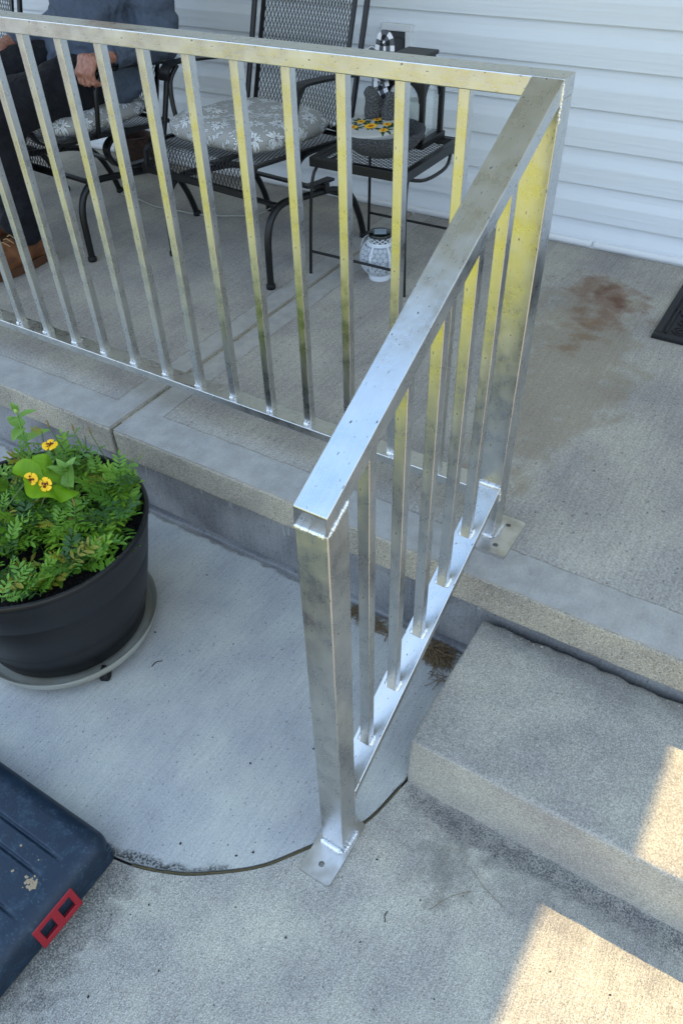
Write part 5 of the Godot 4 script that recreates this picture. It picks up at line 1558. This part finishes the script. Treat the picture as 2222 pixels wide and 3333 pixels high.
func build_pot() -> void:
	var c := Vector3(-0.893, GROUND, 0.553)
	var t := thing("flower_pot", "big round dark plastic flower pot full of marigolds", "flower pot", c + Vector3(0, 0.048, 0))
	var R := 0.268
	var H := 0.337
	var prof := [Vector2(0, 0), Vector2(0.188, 0.0), Vector2(0.197, 0.006), Vector2(0.205, 0.04), Vector2(0.218, 0.092), Vector2(0.2175, 0.094), Vector2(0.2192, 0.098), Vector2(0.233, 0.16), Vector2(0.246, 0.225), Vector2(0.2457, 0.228), Vector2(0.2473, 0.232), Vector2(0.258, 0.29), Vector2(0.264, 0.318), Vector2(R, H - 0.006), Vector2(R - 0.003, H), Vector2(R - 0.009, H), Vector2(R - 0.013, H - 0.006), Vector2(R - 0.02, 0.25), Vector2(0.22, 0.2)]
	part("shell", MB.new().lathe(prof, 72), M.pot, t)
	var soil := MB.new()
	var nz := FastNoiseLite.new()
	nz.seed = 3; nz.frequency = 22.0; nz.fractal_octaves = 4
	var rows := []
	for i in 30:
		var row := []
		for j in 73:
			var a := TAU * j / 72.0
			var r := i / 29.0 * 0.25
			row.append(Vector3(cos(a) * r, 0.285 + nz.get_noise_2d(cos(a) * r, sin(a) * r) * 0.012, sin(a) * r))
		rows.append(row)
	soil.sheet(rows, Vector3(0, -2, 0))
	part("soil", soil, M.soil, t)
	# the clear-grey saucer, on a stand with casters
	var s := thing("saucer", "cloudy plastic saucer on casters under the flower pot", "saucer", c)
	part("dish", MB.new().lathe([Vector2(0, 0.036), Vector2(0.205, 0.036), Vector2(0.217, 0.044), Vector2(0.226, 0.066), Vector2(0.2295, 0.067), Vector2(0.2285, 0.062), Vector2(0.221, 0.038), Vector2(0.214, 0.028), Vector2(0.2, 0.026), Vector2(0, 0.026)], 72), M.saucer, s)
	for k in 4:
		var a := 0.36 + k * PI * 0.5
		var q := Vector3(cos(a), 0, sin(a)) * 0.205
		var w := part("caster", MB.new().lathe([Vector2(0, -0.011), Vector2(0.013, -0.011), Vector2(0.0165, -0.008), Vector2(0.0165, 0.008), Vector2(0.013, 0.011), Vector2(0, 0.011)], 20), M.rubber_cap, s, Transform3D(Basis(Vector3(0, 0, 1), PI * 0.5).rotated(Vector3.UP, 0.5 + k), q + Vector3(0, 0.0168, 0)))
		part("fork", MB.new().rbox(Vector3(0.03, 0.012, 0.02), 0.003, Vector3i.ONE, Transform3D(Basis(), Vector3(0.012, 0, 0)), 1), M.rubber_cap, w)

	var top := c + Vector3(0, 0.048 + 0.287, 0)
	var kinds := []
	for i in 10: kinds.append(feather(40 + i, 0.06 + 0.004 * (i % 4), 4 + i % 3).mesh())
	# marigold plants: a few stems each, feathery leaves up the stem. [x, z from the pot's middle, height, leaves, what sets it apart]
	var list := [
		[0.165, -0.11, 0.08, 28, "low dark marigold against the back right of the pot"],
		[0.185, 0.01, 0.065, 28, "marigold at the right rim of the pot"],
		[0.15, 0.11, 0.06, 24, "small-leaved marigold at the front right rim of the pot"],
		[0.1, -0.02, 0.1, 40, "marigold in the middle of the pot behind the pale bud stem"],
		[0.08, -0.17, 0.11, 36, "marigold at the back of the pot with broad dark leaves"],
		[-0.02, -0.2, 0.14, 30, "tall loose marigold at the back rim, with a brown seed head"],
		[-0.06, -0.06, 0.12, 38, "marigold behind the big round leaf"],
		[0.02, 0.08, 0.095, 42, "bushy marigold in the centre front of the pot"],
		[0.1, 0.16, 0.06, 22, "sparse marigold over bare soil at the front of the pot"],
		[-0.09, 0.08, 0.11, 42, "bright green marigold at the left of the pot"],
		[-0.03, 0.19, 0.075, 30, "marigold at the front left rim of the pot"],
		[-0.17, 0.0, 0.12, 34, "marigold cut by the left edge of the picture"],
		[-0.14, 0.17, 0.08, 26, "marigold leaning over the near left rim"],
		[0.14, -0.2, 0.13, 18, "thin marigold stem rising above the back rim"],
		[0.0, 0.0, 0.125, 30, "marigold that carries the middle yellow flower"],
		[-0.11, -0.15, 0.15, 30, "marigold with the highest yellow flower"]]
	for o in list:
		var base := top + Vector3(o[0], 0, o[1])
		var p := thing("marigold", o[4], "plant", base, 0.0, "marigolds in the flower pot")
		var stems := 4 + int(o[3]) / 10
		var done := 0
		for k in stems:
			var a := TAU * k / stems + rng.randf()
			var reach := rng.randf_range(0.02, 0.055)
			var tip := Vector3(cos(a) * reach, o[2] * rng.randf_range(0.5, 0.9), sin(a) * reach)
			if Vector2(base.x + tip.x - c.x, base.z + tip.z - c.z).length() > 0.25: tip *= Vector3(0.4, 1, 0.4)
			stalk("stem", [Vector3(rng.randf_range(-0.006, 0.006), -0.01, rng.randf_range(-0.006, 0.006)), tip * Vector3(0.4, 0.55, 0.4), tip], 0.0022, 0.0012, M.stem, p)
			var n: int = int(o[3]) / stems + (1 if k < int(o[3]) % stems else 0)
			for i in n:
				var q := 0.25 + 0.75 * (i + 0.5) / n
				var at := (tip * Vector3(0.4, 0.55, 0.4)).lerp(tip, q) if q > 0.4 else tip * Vector3(0.4, 0.55, 0.4) * q * 2.0
				var yaw := i * 2.4 + a + rng.randf_range(-0.4, 0.4)
				var kk := rng.randf_range(0.55, 1.15) * (1.0 if q < 0.85 else 0.7)
				var out2 := Vector2(base.x + at.x + sin(yaw) * 0.06 - c.x, base.z + at.z + cos(yaw) * 0.06 - c.z)
				var lift := rng.randf_range(-0.75, -0.05) if q < 0.8 else rng.randf_range(-1.2, -0.5)
				for turn in 4:                               # leaves stay inside the rim unless they clear it
					if out2.length() < 0.24 or at.y + 0.06 * kk * sin(-lift) > 0.075 or Vector2(base.x + at.x - c.x, base.z + at.z - c.z).length() > 0.25: break
					yaw += PI * 0.5
					out2 = Vector2(base.x + at.x + sin(yaw) * 0.06 - c.x, base.z + at.z + cos(yaw) * 0.06 - c.z)
				if out2.length() > 0.272 or rng.randf() < 0.1: continue
				var shade: int = [0, 0, 1, 1, 2, 3, 1, 1, 0, 2, 3, 1, 0, 1, 3, 4][rng.randi() % 16]
				if o[0] < 0.0 and o[1] > 0.0 and rng.randf() < 0.5: shade = 3
				part("leaf", kinds[rng.randi() % 10], M.leaf[shade], p, aim(at, yaw, lift, rng.randf_range(-0.3, 0.3), kk))
				done += 1
	var flowers := [[Vector3(-0.95, 0.15, 0.405), Vector3(0.1, 1, 0.1), 0.0165, 5, 15], [Vector3(-0.878, 0.164, 0.522), Vector3(0.8, 0.45, 0.5), 0.013, 6, 9], [Vector3(-0.855, 0.145, 0.505), Vector3(0.3, 0.6, 0.75), 0.0145, 5, 14]]
	var plants := []
	for n in get_children():
		if String(n.name).begins_with("marigold"): plants.append(n)
	for f in flowers:
		var p: Node3D = plants[f[4]]
		var at: Vector3 = f[0] - p.position
		blossom(at, f[1], f[2], f[3], p)
		stalk("stem", [Vector3.ZERO, at * Vector3(0.5, 0.55, 0.5), at - f[1].normalized() * 0.022], 0.0022, 0.0017, M.stem, p)
		stalk("stem", [at - f[1].normalized() * 0.04, at - f[1].normalized() * 0.022], 0.0022, 0.0042, M.stem, p)
	for f in [[Vector3(-0.985, 0.172, 0.37), 5], [Vector3(-0.905, 0.15, 0.32), 13], [Vector3(-0.93, 0.165, 0.345), 4], [Vector3(-0.775, 0.12, 0.505), 3], [Vector3(-0.985, 0.135, 0.47), 11]]:
		var p: Node3D = plants[f[1]]
		var at: Vector3 = f[0] - p.position
		stalk("stem", [Vector3.ZERO, at * Vector3(0.6, 0.5, 0.6), at], 0.002, 0.001, M.stem, p)
		stalk("bud", [at, at + Vector3(0.001, 0.009, 0), at + Vector3(0.002, 0.02, 0.001)], 0.003, 0.0012, M.bud, p)

	# the other seedlings in the pot
	var b := thing("broad_leaf_plant", "young plant with one big round light green leaf behind the flowers", "plant", top + Vector3(0.02, 0, -0.07))
	var leafm := MB.new()
	var lr := []
	var lu := []
	for i in 13:
		var row := []
		var ur := []
		for j in 49:
			var a := TAU * j / 48.0
			var r := i / 12.0
			var rad := (0.072 + 0.004 * sin(a * 7.0)) * (1.0 - 0.75 * exp(-pow((a - PI) / 0.25, 2.0))) * r
			var x := sin(a) * rad
			var z := cos(a) * rad * 1.0
			row.append(Vector3(x, 0.012 * sin(a * 6.0) * r * r + 0.01 * r * r - pow(absf(x) / 0.07, 2.0) * 0.012, z + 0.03))
			ur.append(Vector2(0.5 + x / 0.17, 0.12 + (z + 0.075) / 0.17))
		lr.append(row); lu.append(ur)
	leafm.sheet(lr, Vector3(0, -9, 0), lu)
	var lx := Vector3(-0.908, 0.15, 0.484) - b.position
	var lz := Vector3(0.819, -0.573, -0.019)
	var ly := Vector3(0.517, 0.795, -0.493)
	ly = (ly - lz * ly.dot(lz)).normalized()
	var lbasis := Basis(ly.cross(lz), ly, lz)
	part("leaf", leafm, M.broad, b, Transform3D(lbasis, lx))
	stalk("stem", [Vector3.ZERO, lx * Vector3(0.5, 0.6, 0.5), lx], 0.0025, 0.002, M.stem, b)

	var big := blade(0.052, 0.014, 0.25).mesh()
	var long := blade(0.075, 0.011, 0.1, 0.3, 0.5).mesh()
	var z1 := thing("budding_plant", "tall pale green plant with a round bud, at the back left of the pot", "plant", top + Vector3(-0.15, 0, -0.16))
	var tip1 := Vector3(-1.13, 0.152, 0.35) - z1.position
	stalk("stem", [Vector3.ZERO, tip1 * Vector3(0.7, 0.5, 0.5), tip1], 0.0028, 0.0018, M.pale_leaf, z1)
	part("bud", MB.new().lathe([Vector2(0, 0.012), Vector2(0.004, 0.011), Vector2(0.0065, 0.006), Vector2(0.006, 0.001), Vector2(0.003, -0.002), Vector2(0, -0.002)], 14), mat(Color(0.62, 0.72, 0.36), 0.6), z1, Transform3D(Basis(), tip1))
	for k in 10:
		var q: float = [1.0, 1.0, 1.0, 0.9, 0.9, 0.72, 0.72, 0.5, 0.5, 0.3][k]
		part("leaf", big, M.pale_leaf, z1, aim(tip1 * Vector3(lerpf(0.6, 1.0, q), q, lerpf(0.5, 1.0, q)), k * 2.1 + 0.4, [-1.2, -1.1, -1.0, -0.4, -0.3, -0.25, -0.1, -0.3, 0.0, -0.2][k], 0.0, [0.6, 0.5, 0.55, 0.8, 0.9, 1.15, 1.1, 1.2, 1.1, 1.0][k]))
	var z2 := thing("budding_plant", "pale downy plant with a leafy tip, right of the big round leaf", "plant", top + Vector3(0.105, 0, 0.0))
	var tip2 := Vector3(-0.868, 0.13, 0.44) - z2.position
	stalk("stem", [Vector3.ZERO, tip2 * 0.5 + Vector3(0.012, 0.0, 0), tip2], 0.003, 0.002, M.pale_leaf, z2)
	for k in 12:
		var q: float = [1.0, 1.0, 1.0, 1.0, 1.0, 0.97, 0.85, 0.8, 0.62, 0.58, 0.4, 0.35][k]
		part("leaf", big, M.pale_leaf, z2, aim(tip2 * q + Vector3(0.006 * (1.0 - q), 0, 0), k * 2.3, [-1.3, -1.1, -0.9, -0.8, -0.7, -0.6, -0.5, -0.6, 0.1, -0.1, 0.2, 0.0][k], 0.0, [0.55, 0.6, 0.7, 0.75, 0.8, 0.85, 1.0, 1.05, 0.9, 0.8, 0.7, 0.6][k]))
	var z3 := thing("seedling", "light green seedling with three pointed leaves at the front of the pot", "seedling", Vector3(-0.728, top.y, 0.628))
	stalk("stem", [Vector3.ZERO, Vector3(-0.004, 0.02, 0), Vector3(-0.006, 0.04, -0.002)], 0.0024, 0.0018, M.pale_leaf, z3)
	part("leaf", long, M.leaf[3], z3, aim(Vector3(-0.006, 0.038, -0.002), 2.6, -1.1, 0.0, 0.85))
	part("leaf", long, M.leaf[3], z3, aim(Vector3(-0.006, 0.038, -0.002), -1.9, -0.35, 0.0, 0.65))
	part("leaf", long, M.leaf[3], z3, aim(Vector3(-0.006, 0.03, -0.002), 0.6, -0.2, 0.0, 0.5))
	part("leaf", big, M.leaf[3], z3, aim(Vector3(-0.003, 0.015, 0.0), 1.0, 0.2, 0.0, 0.5))
	var z4 := thing("seedling", "yellow-green seedling at the very left of the near rim", "seedling", Vector3(-0.875, top.y, 0.77))
	for k in 5: part("leaf", big, M.leaf[3], z4, aim(Vector3(0, 0.012 + 0.006 * k, 0), k * 1.4, -0.5 + 0.08 * k, 0.0, 0.8))
	stalk("stem", [Vector3(0, -0.01, 0), Vector3(0, 0.02, 0), Vector3(0, 0.04, 0)], 0.0022, 0.0015, M.pale_leaf, z4)

# ---------------------------------------------------------------- tool case and litter
func build_case() -> void:
	var t := thing("tool_case", "dusty dark blue plastic tool case with a red latch", "tool case", Vector3(-0.355, GROUND, 0.927))
	var w := 0.5
	var d := 0.4
	var c := Vector3(-w * 0.5, 0, d * 0.5)
	part("base", MB.new().rbox(Vector3(w - 0.008, 0.056, d - 0.008), 0.022, Vector3i(1, 1, 1), Transform3D(Basis(), c + Vector3(0, 0.029, 0)), 4), M.case, t)
	part("seam_lip", MB.new().rbox(Vector3(w, 0.01, d), 0.0048, Vector3i(1, 1, 1), Transform3D(), 2, func(p: Vector3, _d: Vector3) -> Vector3: return corner_in(p, w, d, 0.035)), M.case, t, Transform3D(Basis(), c + Vector3(0, 0.0555, 0)))
	part("seam_lip", MB.new().rbox(Vector3(w - 0.003, 0.008, d - 0.003), 0.0038, Vector3i(1, 1, 1), Transform3D(), 2, func(p: Vector3, _d: Vector3) -> Vector3: return corner_in(p, w, d, 0.035)), M.case, t, Transform3D(Basis(), c + Vector3(0, 0.044, 0)))
	var groove := func(p: Vector3, nn: Vector3) -> Vector3:
		if nn.y < 0.95: return p
		var wx: float = p.x + c.x
		var wz: float = p.z + c.z
		var dip := 0.0
		for g in [[0.088, -0.045], [0.129, -0.055], [0.203, -0.034], [0.262, -0.05]]:
			var q: float = absf(wz - g[0])
			dip = maxf(dip, smoothstep(0.0055, 0.001, q) * smoothstep(g[1] + 0.005, g[1] - 0.05, wx) * 0.0045)
		return p + Vector3(0, -dip - smoothstep(0.0, 0.08, minf(-wx, minf(wz, d - wz))) * -0.003, 0)
	part("lid", resmooth(MB.new().rbox(Vector3(w - 0.006, 0.09, d - 0.006), 0.036, Vector3i(40, 1, 220), Transform3D(), 6, groove)), M.case, t, Transform3D(Basis(), c + Vector3(0, 0.06, 0)))
	# red latch with two square windows, hooked over the lid and down the front
	var l := Vector3(-0.006, 0.062, 0.158)
	var lm := MB.new()
	var zs := [[-0.047, -0.035], [-0.008, 0.008], [0.035, 0.047]]
	for z in zs: lm.rbox(Vector3(0.008, 0.044, z[1] - z[0]), 0.0016, Vector3i.ONE, Transform3D(Basis(Vector3(0, 0, 1), 0.3), Vector3(0.006, -0.004, (z[0] + z[1]) * 0.5)), 1)
	lm.rbox(Vector3(0.0084, 0.012, 0.0945), 0.002, Vector3i.ONE, Transform3D(Basis(Vector3(0, 0, 1), 0.3), Vector3(0.012, -0.024, 0)), 1)
	lm.rbox(Vector3(0.0084, 0.012, 0.0945), 0.002, Vector3i.ONE, Transform3D(Basis(Vector3(0, 0, 1), 0.3), Vector3(0.0, 0.014, 0)), 1)
	lm.rbox(Vector3(0.018, 0.0075, 0.0945), 0.002, Vector3i.ONE, Transform3D(Basis(Vector3(0, 0, 1), -0.5), Vector3(-0.01, 0.0225, 0)), 1)
	part("latch", lm, M.latch, t, Transform3D(Basis(), l))
	var mud := MB.new()
	for i in 24:
		var r := rng.randf_range(0.0008, 0.0032) * (1.7 if i < 5 else 0.8)
		var q := Vector3(-0.066 + rng.randfn() * 0.006, 0.1072 + i * 0.00006, 0.15 + rng.randfn() * 0.007) if i < 20 else Vector3(-0.11 + rng.randfn() * 0.03, 0.1078, 0.12 + rng.randfn() * 0.02)
		mud.rbox(Vector3(r * 3.0, 0.0016, r * 2.4), 0.0007, Vector3i(2, 1, 2), Transform3D(Basis(Vector3.UP, rng.randf() * 6.0), q), 1)
	part("dried_mud", mud, M.mud, t).set_meta("kind", "stuff")

func corner_in(p: Vector3, w: float, d: float, r: float) -> Vector3:       # rounds the corners of a flat block in plan
	var q := Vector2(clampf(p.x, -w * 0.5 + r, w * 0.5 - r), clampf(p.z, -d * 0.5 + r, d * 0.5 - r))
	var o := Vector2(p.x, p.z) - q
	if absf(o.x) < 1e-5 or absf(o.y) < 1e-5: return p
	var k := minf(1.0, r / maxf(o.length(), 1e-6))
	return Vector3(q.x + o.x * k, p.y, q.y + o.y * k)

func build_litter() -> void:
	# dry pine needles blown into the corner by the step, and thin grass in the joint of the pad
	var m := MB.new()
	for o in [[Vector3(-0.03, GROUND + 0.006, 0.15), 0.022, 210], [Vector3(-0.2, GROUND + 0.005, 0.145), 0.02, 50], [Vector3(-0.27, GROUND + 0.005, 0.135), 0.018, 40], [Vector3(0.0, GROUND + 0.005, 0.2), 0.028, 18]]:
		for i in o[2]:
			var p: Vector3 = o[0] + Vector3(rng.randfn() * o[1], absf(rng.randfn()) * 0.007, rng.randfn() * o[1] * 0.7)
			var a := rng.randf() * TAU
			var d := Vector3(cos(a), rng.randf_range(-0.05, 0.12), sin(a)) * rng.randf_range(0.012, 0.03)
			p.z = maxf(p.z, 0.118)
			m.tube([p - d, p + Vector3(0, 0.002, 0), p + d], 0.0009, 4, false)
	var st := single("pine_needles", m, M.straw, "drift of dry brown pine needles on the pad beside the step", "pine needles")
	st.set_meta("kind", "stuff")
	var g := MB.new()
	var front := curve(pts([0.052, 0.5, 0.024, 0.615, -0.049, 0.719, -0.105, 0.793, -0.173, 0.849, -0.249, 0.896, -0.34, 0.93]))
	for i in 320:
		var k := rng.randi() % (front.size() - 3)
		var a := front[k]
		var b := front[k + 2]
		var d := Vector2(b.y - a.y, a.x - b.x).normalized() * rng.randf_range(-0.007, -0.001)
		if rng.randf() < 0.5: d = -d
		var y := GROUND + rng.randf_range(-0.006, 0.003)
		var n2 := Vector2(b.y - a.y, a.x - b.x).normalized() * 0.0045
		g.tube([Vector3(a.x + n2.x + d.x * 0.3, y, a.y + n2.y + d.y * 0.3), Vector3((a.x + b.x) * 0.5 + n2.x, y + 0.001, (a.y + b.y) * 0.5 + n2.y), Vector3(b.x + n2.x - d.x * 0.3, y, b.y + n2.y - d.y * 0.3)], 0.001, 4, false)
	var jg := single("dry_grass", g, mat(Color(0.34, 0.3, 0.2), 0.95), "thin dry grass lying in the curved joint round the pad", "grass")
	jg.set_meta("kind", "stuff")
	for o in [[-0.62, 0.53, 1.9, 0.03, "curled dark twig on the pad right of the saucer"], [0.16, 0.75, 1.2, 0.02, "short dark twig on the walkway below the base plate"]]:
		var q: Vector3 = Vector3(cos(o[2]), 0, sin(o[2])) * o[3]
		var e := Vector3(-q.z, 0, q.x) * 0.35
		single("twig", MB.new().tube(smooth([-q * 0.5, e * 0.6 + Vector3(0, 0.001, 0), q * 0.5 + e * 0.2], 4), 0.0011, 5), M.twig, o[4], "twig", Vector3(o[0], GROUND + 0.0045, o[1]), 0.0, "twigs")
	for o in [[0.3, 0.6, 0.4, "pale grass stem lying across the edge of the sunlit patch"], [0.25, 0.66, 2.2, "thin grass stem on the walkway left of the sunlit patch"]]:
		var q: Vector3 = Vector3(cos(o[2]), 0, sin(o[2])) * 0.045
		single("grass_stem", MB.new().tube(smooth([-q, Vector3(-q.z * 0.12, 0.003, q.x * 0.12), q], 5), 0.0005, 4), M.straw, o[3], "grass stem", Vector3(o[0], GROUND + 0.0015, o[1]), 0.0, "grass stems")
	# crumbs and chips scattered on the pad and the walkway
	var cr := MB.new()
	for i in 60:
		var p := Vector3(rng.randf_range(-0.75, 0.62), GROUND + 0.001, rng.randf_range(0.2, 1.15))
		var r := rng.randf_range(0.0007, 0.0022)
		if p.x > 0.05 and p.z < 0.5: continue
		cr.rbox(Vector3(r * 2.6, r * 1.4, r * 1.8), r * 0.5, Vector3i.ONE, Transform3D(Basis(Vector3.UP, rng.randf() * 6.0), p + Vector3(0, 0.003 if p.z < 0.9 and p.x < 0.0 else 0.0, 0)), 1)
	var cs := single("grit", cr, M.twig, "dark specks of grit scattered over the paving", "grit")
	cs.set_meta("kind", "stuff")
# ---------------------------------------------------------------- the scene
func _ready() -> void:
	rng.seed = 20240611
	var cam := Camera3D.new()
	cam.name = "camera"
	add_child(cam)
	cam.position = Vector3(0.4024, 1.2157, 1.2397)
	cam.rotation = Vector3(-0.7379, 0.5743, -0.031)
	cam.fov = 68.436
	cam.near = 0.02
	cam.far = 300.0
	cam.current = true
	var sky := Sky.new()
	var sm := PanoramaSkyMaterial.new()
	sm.panorama = sky_picture()
	sky.sky_material = sm
	var env := Environment.new()
	env.background_mode = Environment.BG_SKY
	env.sky = sky
	env.background_energy_multiplier = 1.2
	env.tonemap_mode = Environment.TONE_MAPPER_LINEAR
	env.tonemap_exposure = 1.94
	env.sdfgi_enabled = true; env.ssao_enabled = true; env.ssil_enabled = true
	var we := WorldEnvironment.new()
	we.name = "world"
	we.environment = env
	add_child(we)
	var sun := DirectionalLight3D.new()
	sun.name = "sun"
	add_child(sun)
	sun.look_at_from_position(Vector3.ZERO, Vector3(-0.64, -1.0, 0.52))
	sun.light_color = Color(1.0, 0.88, 0.64)
	sun.light_energy = 1.3
	sun.light_angular_distance = 0.45
	sun.shadow_enabled = true
	materials()
	build_ground()
	build_porch()
	build_house()
	build_railing()
	build_chairs()
	build_table()
	build_person()
	build_pot()
	build_case()
	build_litter()
